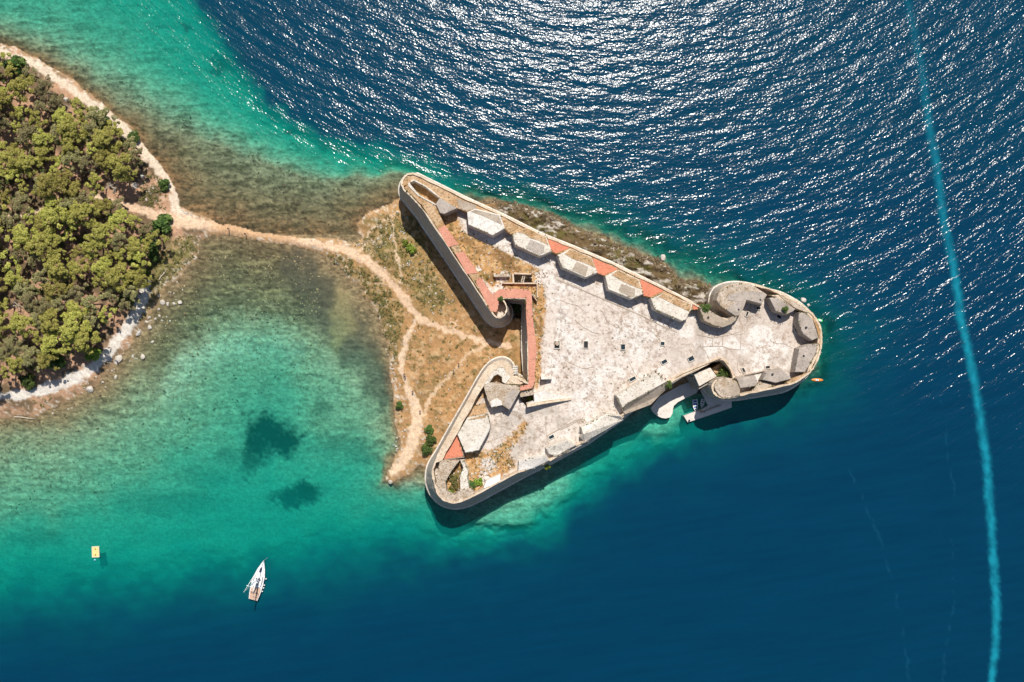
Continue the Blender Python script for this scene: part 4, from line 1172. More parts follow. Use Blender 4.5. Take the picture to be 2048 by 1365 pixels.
def make_bare(seed):
    r2 = random.Random(seed)
    root = empty('bare_tree')
    bm = bmesh.new()
    top = Vector((r2.uniform(-.8, .8), r2.uniform(-.8, .8), 7.5))
    tube_path(bm, [Vector((0, 0, -.5)), Vector((.1, 0, 2.5)), top], [.24, .17, .04])
    obj('trunk', bm, MT['wood'], root)
    for q in range(11):
        a, z = q * 2.4 + r2.uniform(-.3, .3), r2.uniform(.35, .95)
        st = Vector((.1, 0, 0)).lerp(top, z)
        L = r2.uniform(1.0, 2.4) * (1.25 - z * .6)
        e = st + Vector((math.cos(a) * L, math.sin(a) * L, r2.uniform(.1, .9)))
        bm = bmesh.new()
        tube_path(bm, [st, st.lerp(e, .5) + Vector((0, 0, .15)), e], [.08, .055, .02], 5)
        for w_ in (-1, 1):
            m_ = st.lerp(e, .55)
            tube_path(bm, [m_, m_ + Vector((math.cos(a + w_ * .7) * L * .45, math.sin(a + w_ * .7) * L * .45, .25))], [.045, .015], 4)
        obj('branch', bm, MT['wood'], root)
    return root
bare = make_bare(3)
for i, (x, y, lb) in enumerate([(232, 378, 'bare grey tree beside the sandy clearing of the wood'), (152, 348, 'bare grey tree in the red gap in the middle of the wood'), (38, 612, 'bare grey tree in the open gap at the left edge of the wood'),
                                (186, 476, 'bare grey tree in the gap below the forest track'), (108, 196, 'bare grey tree close to the north path among the first pines')]):
    w = W(x, y, 4)
    loc = (w.x, w.y, .6)
    if i == 0:
        bare.location = loc
        tag(bare, lb, 'tree', 'bare trees in the wood')
    else:
        dup(bare, loc, i * 1.7, 1.0 - i * .06, lb, 'bare trees in the wood')

SHRUBS = [make_shrub(31, 'shrub', 1.5, 1.8, 11), make_shrub(32, 'brightshrub', 1.2, 1.4, 9), make_shrub(33, 'scrub', 1.0, .9, 8)]
sfirst = set()
def put_shrub(kx, px, py, z, sc, label, group=None, cat='shrub'):
    w = W(px, py, z)
    rz = rng.uniform(0, 6.28)
    if kx not in sfirst:
        sfirst.add(kx)
        o = SHRUBS[kx]
        o.location, o.rotation_euler, o.scale = w, (0, 0, rz), (sc, sc, sc)
        tag(o, label, cat, group)
        return o
    o = dup(SHRUBS[kx], w, rz, sc, label)
    if group: o['group'] = group
    elif 'group' in o.keys(): del o['group']
    return o
for (kx, px, py, sc, lb) in [
    (1, 823, 500, 1.15, 'bright green bush on the scrub slope beside the west wall shadow'), (1, 812, 487, .8, 'small bright bush just above the bigger one west of the fortress'),
    (0, 862, 878, 1.1, 'dark green bush in the row west of the brick triangle, lower middle'), (0, 855, 900, 1.1, 'dark green bush lowest in the row beside the south west wall'), (0, 858, 858, .9, 'dark green bush topmost in the row beside the spit path'),
    (0, 800, 812, .8, 'dark low bush on the pale bank left of the spit path'), (0, 330, 452, 1.9, 'big round green bush where the pine wood meets the causeway'), (0, 305, 478, 1.8, 'dark green bush at the wood edge just below the causeway bush'),
    (0, 308, 510, 1.3, 'bright green bush on the reedy bank south of the causeway'), (0, 330, 369, 1.2, 'small dark bush in the sandy clearing beside the north path'), (0, 35, 138, 2.0, 'deep green bush at the top edge of the wood by the north path'),
    (0, 205, 238, 1.6, 'deep green bush beside the north path under a pine'), (0, 272, 274, 1.2, 'small green bush on the bend of the north shore path'), (1, 190, 710, 1.8, 'yellow-green bush beside the south path bend'),
    (0, 112, 720, 1.9, 'fresh green bush in the shade at the southern wood edge'), (0, 60, 760, 1.6, 'dark bush at the southern wood edge near the path end'), (0, 262, 560, 1.5, 'dark green bush at the wood edge where the south path starts'), (0, 274, 515, 1.8, 'dark bush under the pines right of the wood'),
    (0, 252, 600, 1.4, 'dark bush leaning over the south path from the wood')]:
    put_shrub(kx, px, py, max(0.2, ground_z(px, py)), sc, lb)
for (kx, px, py, z, sc, lb) in [
    (0, 1409, 617, 13.9, 1.0, 'round green bush growing on the parapet beside the east tower gap'), (0, 1450, 746, 7.4, 1.45, 'big green bush filling the sunken garden behind the gatehouse'), (0, 1441, 750, 7.4, 1.1, 'smaller green bush beside the big one in the sunken garden'),
    (0, 1336, 771, 13.2, .75, 'round green bush at the end of the guardhouse roof'), (0, 1569, 620, 15.0, .6, 'tiny green bush on the grey merlon of the east bastion'), (1, 1013, 637, 2.2, .8, 'lone yellow-green bush at the foot of the round wall end'),
    (0, 1033, 613, 2.5, 1.1, 'green bush in the dark notch of the west wall'), (1, 1030, 620, 2.5, .7, 'small bright bush in the dark notch of the west wall'), (1, 956, 963, 11.5, 1.0, 'bright green bush on the brown turf of the south west bastion'),
    (0, 946, 969, 11.5, .9, 'olive green bush beside the bright one on the south west bastion'), (2, 909, 972, 11.6, 1.4, 'pale scrub bush inside the round pit of the south west tip'), (1, 900, 982, 11.6, .9, 'green bush at the lower end of the round pit'), (2, 905, 955, 11.6, 1.2, 'dry bush in the upper half of the round pit'),
    (1, 1094, 931, 9.5, .8, 'bright green plant sprouting from the outer south wall'), (1, 1061, 801, 9.2, .9, 'green bush growing in the hollow beside the white ramp'), (0, 1002, 598, 14.9, .5, 'dark tuft on the brick walkway rim above the notch')]:
    put_shrub(kx, px, py, z, sc, lb)

rs = np.random.RandomState(4)
ucen, urad, un = [], [], []
for _ in range(1400):
    px, py = rs.uniform(-60, 330), rs.uniform(120, 800)
    if len(ucen) > 330: break
    if not inside(WOOD, px - 14, py - 10) or fbm(np.array([px / 40]), np.array([py / 40]), 3, 131)[0] < .46: continue
    if any((px - g0) ** 2 + (py - g1) ** 2 < g2 ** 2 for g0, g1, g2 in GAPS): continue
    w = W(px, py, 0)
    r = rs.uniform(.4, 1.0)
    ucen.append((w.x, w.y, ground_z(px, py) + r * .4)); urad.append(r); un.append(int(120 * r))
v, f = leaf_quads(ucen, urad, un, 0.15, .5, .8, 19)
tag(mesh_np('undergrowth', v, f, MT['shrub']), 'dark green undergrowth between the pines of the coastal wood', 'undergrowth', kind='stuff')

# scrub too thick to count: one object of low leaf clumps on the banks
rs = np.random.RandomState(3)
cents, rads, npc = [], [], []
def scatter(poly, n, rmin, rmax, dens):
    x0, x1 = min(p[0] for p in poly), max(p[0] for p in poly)
    y0, y1 = min(p[1] for p in poly), max(p[1] for p in poly)
    px = rs.uniform(x0, x1, n * 3)
    py = rs.uniform(y0, y1, n * 3)
    for a, b in zip(px, py):
        if inside(poly, a, b):
            z = ground_z(a, b)
            if z < 0.25: continue
            if any(float(line_cov(t, np.array([a]), np.array([b]))[0]) > -.15 for t in (MAIN_PATH, SPIT_PATH, LOOP_PATH, S_PATH, N_PATH)): continue
            r = rs.uniform(rmin, rmax)
            w = W(a, b, 0)
            cents.append((w.x, w.y, z + r * .1)); rads.append(r); npc.append(int(dens * r))
ISLAND = [(700, 510), (800, 410), (850, 470), (905, 560), (960, 650), (1030, 680), (1030, 720), (985, 720), (940, 790), (880, 880), (845, 920), (800, 900), (785, 760), (770, 660), (720, 570), (660, 510)]
scatter(ISLAND, 260, .2, .5, 36)
scatter(SCRUBLAND, 220, .25, .75, 40)
scatter(WESTBANK, 330, .3, .8, 44)
scatter(DUNE, 230, .25, .7, 44)
scatter([(60, 800), (150, 770), (230, 710), (262, 690), (246, 712), (190, 772), (110, 815), (40, 835)], 90, .25, .7, 44)
scatter([(300, 340), (345, 375), (352, 420), (300, 430), (280, 400), (290, 360)], 60, .25, .7, 44)
scatter([(1000, 415), (1100, 450), (1240, 490), (1330, 545), (1390, 600), (1280, 545), (1150, 480)], 160, .2, .5, 40)
v, f = leaf_quads(cents, rads, npc, 0.16, .5, .6, 9)
scr = mesh_np('scrub', v, f, MT['scrub'])
tag(scr, 'low olive and straw coloured scrub over the banks around the paths', 'scrub', kind='stuff')

# weeds in the joints and loose stones on the fortress
rs = np.random.RandomState(8)
wc, wr, wnn = [], [], []
for a, b in EDGES:
    L = (b - a).length
    for q in range(int(L / .45)):
        p = a.lerp(b, rs.rand())
        if fbm(np.array([p.x / 3.0]), np.array([p.y / 3.0]), 3, 141)[0] > .52 and rs.rand() < .8:
            r = rs.uniform(.08, .26)
            wc.append((p.x + rs.normal() * .15, p.y + rs.normal() * .15, p.z - .03)); wr.append(r); wnn.append(int(14 + 40 * r))
def on_deck(poly, n):
    x0, x1, y0, y1 = min(p[0] for p in poly), max(p[0] for p in poly), min(p[1] for p in poly), max(p[1] for p in poly)
    out = []
    for _ in range(n * 3):
        x, y = rs.uniform(x0, x1), rs.uniform(y0, y1)
        if inside(poly, x, y): out.append(((x - 1024) * kd, (682.5 - y) * kd))
    return out[:n]
DECKPOLY = [(1090, 560), (1380, 700), (1330, 720), (1230, 790), (1160, 850), (1090, 890), (1080, 780)]
for P, n in ((TRI, 220), (STRIP, 70), (SWG, 130), (SWG2, 110), (ORI, 60), (DECKPOLY, 60)):
    for x, y in on_deck(P, n):
        r = rs.uniform(.08, .3)
        wc.append((x, y, DECK + .05)); wr.append(r); wnn.append(int(10 + 40 * r))
v, f = leaf_quads(wc, wr, wnn, 0.09, .5, .7, 29)
wd = mesh_np('weeds', v - np.array(FO), f, MT['scrub'], fort)
wd['kind'] = 'stuff'

# ------------------------------------------------------------------ rocks
def rock_bm(seed, flat=.6, sub=2):
    bm = bmesh.new()
    bmesh.ops.create_icosphere(bm, subdivisions=sub, radius=1)
    r2 = random.Random(seed)
    pl = [(Vector((r2.gauss(0, 1), r2.gauss(0, 1), r2.gauss(0, 1))).normalized(), r2.uniform(.55, .85)) for _ in range(9)]
    for v in bm.verts:
        for nn, d in pl:
            e = v.co.dot(nn) - d
            if e > 0: v.co -= nn * e
        v.co *= r2.uniform(.94, 1.06)
        v.co.z *= flat
    return bm
protos = []
for i in range(5):
    me = bpy.data.meshes.new('boulder')
    b_ = rock_bm(40 + i)
    b_.to_mesh(me)
    b_.free()
    me.materials.append(MT['boulder'])
    protos.append(me)
ROCKS = [(1326, 515, 1.1, 'pale boulder standing at the water on the north rocky shore'), (1606, 601, 1.0, 'pale boulder in the sea just north of the east bastion'), (1617, 610, .5, 'small pale rock in the sea beside the boulder off the east bastion'),
         (781, 964, .8, 'yellowish boulder at the very end of the sandy spit'), (180, 777, 1.4, 'flat pale boulder at the water below the south path'), (325, 605, .9, 'pale boulder on the south beach, farthest from the wood'),
         (360, 606, .8, 'pale rock in the shallows right of the south beach'), (348, 608, .6, 'small pale rock beside the one in the shallows'), (300, 655, .9, 'pale rock on the brown beach beside the south path'),
         (278, 667, 1.2, 'pale rock below the shaded bend of the south path'), (238, 718, 1.3, 'pale boulder heap at the corner of the south path'), (285, 714, .9, 'pale rock in the brown shallows off the path corner'),
         (275, 374, 1.0, 'pale block in the sandy clearing of the wood'), (290, 355, .8, 'pale rock beside the north path clearing'), (138, 202, 1.2, 'grey boulder under the pines beside the north path')]
for i, (px, py, r, lb) in enumerate(ROCKS):
    o = link(bpy.data.objects.new('boulder', protos[i % 5]))
    w = W(px, py, 0)
    o.location = (w.x, w.y, max(-.1, ground_z(px, py)) + r * .15)
    o.rotation_euler = (0, 0, rng.uniform(0, 6.28))
    o.scale = (r, r * rng.uniform(.6, 1), r * .8)
    tag(o, lb, 'boulder')
def rocks_stuff(name, places, mat, label):
    bm = bmesh.new()
    pro = [rock_bm(70 + i, .6, 1) for i in range(6)]
    pv = [[v.co.copy() for v in p.verts] for p in pro]
    pf = [[[v.index for v in f.verts] for f in p.faces] for p in pro]
    for (x, y, z, r) in places:
        q = rng.randrange(6)
        a = rng.uniform(0, 6.28)
        ca, sa = math.cos(a), math.sin(a)
        sx, sy = r * rng.uniform(.8, 1.5), r * rng.uniform(.6, 1)
        vs = [bm.verts.new((x + (c0.x * sx * ca - c0.y * sy * sa), y + (c0.x * sx * sa + c0.y * sy * ca), z + c0.z * r)) for c0 in pv[q]]
        for fc0 in pf[q]: bm.faces.new([vs[j] for j in fc0])
    for p in pro: p.free()
    if label is None:
        for v_ in bm.verts: v_.co -= FO
        o = obj(name, bm, MT[mat], fort)
        o['kind'] = 'stuff'
        return
    o = obj(name, bm, MT[mat])
    tag(o, label, 'rocks', kind='stuff')
pl = []
for (a, b) in zip(LAND[27:43], LAND[28:44]):
    for _ in range(26):
        t, off = rng.random(), abs(rng.gauss(0, 1)) * 14 - 5
        px, py = a[0] + (b[0] - a[0]) * t - off * .45, a[1] + (b[1] - a[1]) * t + off * .9
        w = W(px, py, 0)
        pl.append((w.x, w.y, max(-.3, ground_z(px, py)), rng.uniform(.2, .8)))
rocks_stuff('shore_rocks', pl, 'brownrock', 'brown and grey rocks crowding the shore below the north wall')
pl = []
def stones(poly, n, lo, hi):
    x0, x1 = min(p[0] for p in poly), max(p[0] for p in poly)
    y0, y1 = min(p[1] for p in poly), max(p[1] for p in poly)
    for _ in range(n):
        px, py = rng.uniform(x0, x1), rng.uniform(y0, y1)
        if inside(poly, px, py) and fbm(np.array([px / 16]), np.array([py / 16]), 3, 88)[0] > .47:
            w = W(px, py, 0)
            pl.append((w.x, w.y, ground_z(px, py) + .02, rng.uniform(lo, hi)))
stones(ISLAND, 700, .1, .32)
stones(SCRUBLAND, 500, .1, .4)
stones([(770, 690), (800, 760), (812, 850), (800, 930), (785, 900), (792, 800)], 260, .1, .4)
stones([(846, 850), (870, 850), (850, 915), (838, 925)], 120, .1, .35)
stones([(300, 420), (370, 420), (395, 440), (340, 430)], 120, .1, .35)
stones([(600, 478), (720, 490), (700, 495), (620, 482)], 120, .1, .3)
stones([(230, 690), (300, 610), (380, 540), (370, 600), (300, 700), (230, 770), (120, 830), (60, 840), (190, 760)], 520, .12, .42)
stones([(240, 700), (300, 620), (345, 590), (310, 690), (250, 745), (200, 770)], 90, .3, .75)
stones([(270, 330), (330, 350), (352, 420), (290, 400)], 150, .1, .4)
rocks_stuff('stones', pl, 'boulder', 'small pale stones scattered over the dry ground')
pl, pd = [], []
for _ in range(9000):
    px, py = rng.uniform(-20, 640), rng.uniform(500, 1040)
    z = ground_z(px, py)
    if not -2.0 < z < -.12: continue
    q = fbm(np.array([px / 30]), np.array([py / 11]), 3, 89)[0]
    if q < .42 or rng.random() > .9 * math.exp(z / 2.2) + .15: continue
    w = W(px, py, 0)
    (pl if rng.random() < .72 else pd).append((w.x, w.y, z + .03, rng.uniform(.12, .30) * (1.6 if rng.random() < .12 else 1)))
rocks_stuff('reef_rocks', pl, 'reef', 'ochre stones on the sea bed of the shallow bay')
rocks_stuff('reef_rocks', pd, 'brownrock', 'dark brown stones on the sea bed of the shallow bay')
pl = []
for _ in range(2600):
    px, py = rng.uniform(150, 800), rng.uniform(130, 470)
    z = ground_z(px, py)
    if not -1.0 < z < -.08: continue
    if fbm(np.array([px / 34]), np.array([py / 9]), 3, 90)[0] < .5: continue
    w = W(px, py, 0)
    pl.append((w.x, w.y, z + .02, rng.uniform(.12, .38)))
rocks_stuff('reef_rocks', pl, 'brownrock', 'dark brown reef stones in the shallows north of the causeway')
pl = []
for P, n in ((TRI, 130), (STRIP, 40), (SWG, 150), (SWG2, 50), (ORI, 90), ([(1060, 540), (1100, 545), (1095, 585), (1070, 580)], 70), ([(960, 915), (995, 915), (995, 945), (965, 945)], 90), (DECKPOLY, 50)):
    for x, y in on_deck(P, n): pl.append((x, y, DECK + .05, rs.uniform(.08, .34)))
for a, b in EDGES:
    for q in range(int((b - a).length / 2.2)):
        p = a.lerp(b, rs.rand())
        pl.append((p.x + rs.normal() * .3, p.y + rs.normal() * .3, min(p.z, 14.2) if rs.rand() < .5 else p.z - .02, rs.uniform(.06, .2)))
rocks_stuff('loose_stones', pl, 'boulder', None)
# driftwood
for (px, py, ang, L, lb) in [(329, 551, 52, 3.4, 'bleached driftwood log on the reedy bank south of the causeway'), (50, 836, -5, 6.0, 'long bleached driftwood log at the lower left waterline')]:
    bm = bmesh.new()
    d = Vector((math.cos(math.radians(ang)), math.sin(math.radians(ang)), 0))
    nn = Vector((-d.y, d.x, 0))
    tube_path(bm, [-d * L / 2, -d * L / 6 + nn * .12, d * L / 5 - nn * .05, d * L / 2 + nn * .1], [.16, .15, .12, .05])
    tube_path(bm, [d * L / 6, d * L / 4 + nn * .6 + Vector((0, 0, .2))], [.07, .02])
    o = obj('driftwood', bm, MT['wood'])
    w = W(px, py, 0)
    o.location = (w.x, w.y, ground_z(px, py) + .3)
    tag(o, lb, 'driftwood')

# ------------------------------------------------------------------ boats
def hull_bm(stations, L):
    """stations: (t 0 stern..1 bow, half beam at deck, half beam at keel line, deck z, keel z)"""
    bm = bmesh.new()
    rows = []
    for (t, bd, bk, zd, zk) in stations:
        y = (t - .5) * L
        prof = [(-bd, zd), (-bd * .97, zd * .5), (-bk, zk * .5), (0, zk), (bk, zk * .5), (bd * .97, zd * .5), (bd, zd)]
        rows.append([bm.verts.new((px, y, pz)) for px, pz in prof])
    for a, b in zip(rows[:-1], rows[1:]):
        for i in range(6):
            bm.faces.new((a[i], a[i + 1], b[i + 1], b[i]))
    bm.faces.new(rows[0])
    bmesh.ops.recalc_face_normals(bm, faces=bm.faces)
    return bm
def outline_slab(pts, z0, z1, bev=0.03):
    bm = bmesh.new()
    lo = [bm.verts.new((p[0], p[1], z0)) for p in pts]
    hi = [bm.verts.new((p[0], p[1], z1)) for p in pts]
    n = len(pts)
    ft = bm.faces.new(hi)
    bm.faces.new(lo[::-1])
    for i in range(n):
        bm.faces.new((lo[i], lo[(i + 1) % n], hi[(i + 1) % n], hi[i]))
    bmesh.ops.recalc_face_normals(bm, faces=bm.faces)
    if bev: bmesh.ops.bevel(bm, geom=list(ft.edges), offset=bev, segments=2, affect='EDGES', clamp_overlap=True)
    return bm
def cyl(a, b, r, seg=8):
    bm = bmesh.new()
    bar(bm, Vector(a), Vector(b), r, seg)
    return bm
def mirror(half):
    return [(-x, y) for x, y in half] + [(x, y) for x, y in half[::-1]]

def sailboat():
    bow, stern = W(527.5, 1121, 1.1), W(506, 1200, 1.1)
    d = bow - stern
    L = d.length
    root = empty('sailboat', ((bow + stern) / 2).xy.to_3d(), math.atan2(d.y, d.x) - math.pi / 2)
    tag(root, 'white sailing yacht with teak cockpit and bare mast lying in blue water', 'sailboat')
    B = L * .148
    st = [(0, B * .72, B * .5, 1.0, -.1), (.15, B * .88, B * .6, 1.0, -.25), (.4, B, B * .65, 1.05, -.5), (.6, B * .9, B * .5, 1.1, -.5), (.78, B * .6, B * .28, 1.18, -.4), (.92, B * .24, B * .08, 1.26, -.2), (1.0, .03, .01, 1.3, .3)]
    hull = obj('hull', hull_bm(st, L), MT['white'], root, True)
    half = [(B * .72, -L / 2), (B * .88, -L * .35), (B, -L * .1), (B * .9, L * .1), (B * .6, L * .28), (B * .24, L * .42), (.02, L * .5)]
    obj('deck', outline_slab(mirror(half)[::1], .95, 1.16, .04), MT['white'], root)
    ck = [(B * .64, -L * .495), (B * .78, -L * .36), (B * .82, -L * .2), (B * .45, -L * .185)]
    obj('teak_cockpit', outline_slab(mirror(ck), 1.1, 1.19, .02), MT['teak'], root)
    obj('cockpit_groove', outline_slab(mirror([(.05, -L * .495), (.05, -L * .2)]), 1.15, 1.215, 0), MT['rope'], root)
    cab = [(B * .62, -L * .17), (B * .66, -.02 * L), (B * .5, L * .16), (B * .22, L * .3), (B * .05, L * .33)]
    cb = obj('cabin', outline_slab(mirror(cab), 1.12, 1.5, .1), MT['white'], root)
    for s in (-1, 1):
        pts = [Vector((s * B * .665, -L * .14, 1.34)), Vector((s * B * .69, -L * .02, 1.34)), Vector((s * B * .58, L * .11, 1.34))]
        bm = bmesh.new()
        tube_path(bm, pts, [.09, .1, .05], 6)
        obj('cabin_window', bm, MT['black'], cb)
    obj('hatch', outline_slab(mirror([(.32, L * .2), (.36, L * .27), (.2, L * .33)]), 1.45, 1.56, .03), MT['navy'], cb)
    for (x0, y0) in ((-.5, .03), (.1, .045), (.55, .02)):
        obj('deck_hatch', outline_slab([(x0 - .22, L * y0 - .2), (x0 + .22, L * y0 - .2), (x0 + .22, L * y0 + .2), (x0 - .22, L * y0 + .2)], 1.48, 1.54, .02), MT['black'], cb)
    obj('companionway', outline_slab(mirror([(.32, -L * .12), (.32, -L * .03)]), 1.48, 1.56, .02), MT['black'], cb)
    hm = 14.0
    mast = obj('mast', cyl((0, L * .06, 1.2), (0, L * .06, hm), .13), MT['alu'], root)
    for z in (5.2, 9.2):
        obj('spreader', cyl((-1.25 + z * .04, L * .06, z), (1.25 - z * .04, L * .06, z), .05), MT['alu'], mast)
    obj('boom', cyl((0, L * .045, 2.35), (-.35, -L * .28, 2.5), .09), MT['alu'], root)
    bm = bmesh.new()
    tube_path(bm, [Vector((0, L * .03, 2.5)), Vector((-.15, -L * .1, 2.62)), Vector((-.34, -L * .27, 2.58))], [.12, .24, .1], 8)
    obj('furled_sail', bm, MT['white'], root)
    bm = bmesh.new()
    tube_path(bm, [Vector((0, L * .48, 1.3)), Vector((0, L * .27, 7.5)), Vector((0, L * .065, hm - .3))], [.07, .13, .03], 7)
    obj('furled_jib', bm, MT['white'], root)
    for s in (-1, 1):
        obj('shroud', cyl((s * B * .95, L * .05, 1.1), (0, L * .06, hm - .5), .025, 5), MT['rope'], root)
        obj('backstay', cyl((s * B * .6, -L * .48, 1.1), (0, L * .06, hm), .02, 5), MT['rope'], root)
        w0 = Vector((s * B * .4, -L * .3, 1.9))
        bm = bmesh.new()
        ringp = [w0 + Vector((math.cos(a) * .42, 0, math.sin(a) * .42)) for a in [i * .3927 for i in range(17)]]
        tube_path(bm, ringp, [.035] * 17, 5)
        bar(bm, w0 + Vector((-.42, 0, 0)), w0 + Vector((.42, 0, 0)), .02)
        bar(bm, w0, w0 + Vector((0, .1, -.7)), .06)
        obj('steering_wheel', bm, MT['black'], root)
    bm = bmesh.new()
    for s in (-1, 1):
        for i in range(6):
            y0 = -L * .46 + i * L * .16
            hb = B * (.78, .92, 1.0, .93, .72, .38)[i]
            bar(bm, Vector((s * hb, y0, 1.1)), Vector((s * hb, y0, 1.75)), .025, 5)
            if i < 5:
                hb2 = B * (.78, .92, 1.0, .93, .72, .38)[i + 1]
                bar(bm, Vector((s * hb, y0, 1.74)), Vector((s * hb2, y0 + L * .16, 1.74)), .015, 4)
    obj('railing', bm, MT['alu'], root)
    for y0 in (-.26, -.17, -.1, .06):
        bm = bmesh.new()
        hb = B * 1.06 if y0 > -.2 else B * 1.0
        bmesh.ops.create_uvsphere(bm, u_segments=10, v_segments=8, radius=.2, matrix=Matrix.Translation((hb + .1, L * y0, .6)) @ Matrix.Diagonal((1, 1, 1.9, 1)))
        obj('fender', bm, MT['white'], root, True)
    bm = bmesh.new()
    bar(bm, Vector((0, L * .49, 1.2)), Vector((.7, L * .56, 0)), .025)
    obj('anchor_line', bm, MT['rope'], root)
sailboat()

def motorboat(p, ang, L, label, paint, thwarts=True):
    w = W(p[0], p[1], 0)
    root = empty('motorboat', w, math.radians(ang))
    tag(root, label, 'boat')
    B = L * .21
    st = [(0, B * .85, B * .7, .55, -.1), (.3, B, B * .75, .55, -.15), (.6, B * .92, B * .6, .6, -.15), (.82, B * .6, B * .3, .68, -.1), (1.0, .04, .02, .75, .2)]
    obj('hull', hull_bm(st, L), MT['white'], root, True)
    half = [(B * .9, -L / 2), (B * 1.04, -L * .2), (B * .96, L * .1), (B * .64, L * .32), (.05, L * .52)]
    out = mirror(half)
    inn = [(x * .74, y * .86) for x, y in out]
    bm = bmesh.new()
    o0 = [bm.verts.new((x, y, .66)) for x, y in out]
    i0 = [bm.verts.new((x, y, .66)) for x, y in inn]
    o1 = [bm.verts.new((x, y, .5)) for x, y in out]
    n = len(out)
    for i in range(n):
        j = (i + 1) % n
        bm.faces.new((o0[i], o0[j], i0[j], i0[i]))
        bm.faces.new((o1[i], o1[j], o0[j], o0[i]))
    obj('gunwale', bm, MT['white'], root)
    obj('sole', outline_slab(inn, .12, .2, 0), MT[paint], root)
    for y0 in (-.22, .05, .25):
        obj('thwart', outline_slab([(-B * .7, L * y0 - .14), (B * .7, L * y0 - .14), (B * .7, L * y0 + .14), (-B * .7, L * y0 + .14)] if y0 < .2 else [(-B * .4, L * y0 - .12), (B * .4, L * y0 - .12), (B * .4, L * y0 + .12), (-B * .4, L * y0 + .12)], .42, .5, .02), MT['white'], root)
    m = obj('outboard_motor', outline_slab([(-.16, -L * .58), (.16, -L * .58), (.18, -L * .5), (-.18, -L * .5)], .4, 1.0, .05), MT['black'], root)
    obj('propeller_leg', cyl((0, -L * .545, .45), (0, -L * .55, -.5), .06), MT['black'], m)
motorboat(Z7((1425, 688))[0], 184, 3.4, 'small white boat with blue inside moored in the harbour basin', 'bluepaint')
motorboat(Z7((1512, 662))[0], 170, 2.5, 'narrow grey dinghy tied against the jetty beside the blue boat', 'plaster')

def kayak(p, ang, L, mat, label, z=0.0):
    w = W(p[0], p[1], z)
    root = empty('kayak', w, math.radians(ang))
    tag(root, label, 'kayak')
    bm = bmesh.new()
    ys_ = [-.5, -.46, -.35, -.2, 0, .2, .35, .46, .5]
    tube_path(bm, [Vector((0, y * L, .12 + abs(y) ** 3 * .6)) for y in ys_], [.04, .16, .32, .42, .46, .42, .32, .16, .04], 12)
    for v in bm.verts: v.co.z = .12 + (v.co.z - .12) * .5
    obj('hull', bm, MT[mat], root, True)
    obj('seat_well', outline_slab(mirror([(.25, -.35), (.28, .1), (.16, .5)]), .3, .38, .03), MT['white'], root)
    obj('paddle', cyl((-.9, .15, .52), (.9, -.1, .55), .03), MT['black'], root)
    return root
kayak(Z6((1700, 622))[0], 88, 3.4, 'orange', 'orange kayak with white seat floating off the south east corner')
kayak(Z5((1735, 690))[0], 75, 1.7, 'green', 'small bright green kayak floating against the east bastion wall', 0)

# raft and its buoy
w = W(191.5, 1104, .5)
root = empty('raft', (w.x, w.y, 0), math.radians(2))
tag(root, 'yellowish floating platform alone in the turquoise water', 'raft')
obj('platform', outline_slab([(-.98, -1.5), (.98, -1.5), (.98, 1.5), (-.98, 1.5)], .25, .62, .05), MT['yellow'], root)
for (x0, x1) in ((-.95, -.45), (.45, .95)):
    bm = bmesh.new()
    bar(bm, Vector(((x0 + x1) / 2, -1.45, .1)), Vector(((x0 + x1) / 2, 1.45, .1)), .24, 12)
    obj('float', bm, MT['white'], root)
for y0 in (-.8, .85):
    bm = bmesh.new()
    bar(bm, Vector((0, y0, .6)), Vector((0, y0, .8)), .12, 10)
    bar(bm, Vector((0, y0 - .22, .82)), Vector((0, y0 + .22, .82)), .07, 8)
    obj('cleat', bm, MT['cleat'], root)
bm = bmesh.new()
for (xa, ya, xb, yb) in ((-1, -1.52, 1, -1.52), (-1, 1.52, 1, 1.52), (-1, -1.52, -1, 1.52), (1, -1.52, 1, 1.52)):
    bar(bm, Vector((xa, ya, .6)), Vector((xb, yb, .6)), .07, 6)
obj('edge_trim', bm, MT['bright'], root)
w = W(189.7, 1120.3, .1)
bm = bmesh.new()
bmesh.ops.create_uvsphere(bm, u_segments=12, v_segments=8, radius=.3)
bar(bm, Vector((0, 0, .25)), Vector((0, 0, .45)), .05)
b_ = obj('buoy', bm, MT['buoy'], None, True)
b_.location = (w.x, w.y, .05)
tag(b_, 'small pale blue buoy floating just below the raft', 'buoy')

# ------------------------------------------------------------------ people
def skin_mesh(name, verts, edges, radii, root_i=0, sub=1):
    me = bpy.data.meshes.new(name)
    me.from_pydata(verts, edges, [])
    o = bpy.data.objects.new('tmp', me)
    COL.objects.link(o)
    md = o.modifiers.new('skin', 'SKIN')
    for i, r in enumerate(radii):
        me.skin_vertices[0].data[i].radius = (r, r)
    me.skin_vertices[0].data[root_i].use_root = True
    md.use_smooth_shade = True
    s_ = o.modifiers.new('sub', 'SUBSURF')
    s_.levels = sub
    s_.render_levels = sub
    dg = bpy.context.evaluated_depsgraph_get()
    out = bpy.data.meshes.new_from_object(o.evaluated_get(dg))
    bpy.data.objects.remove(o)
    out.name = name
    return out

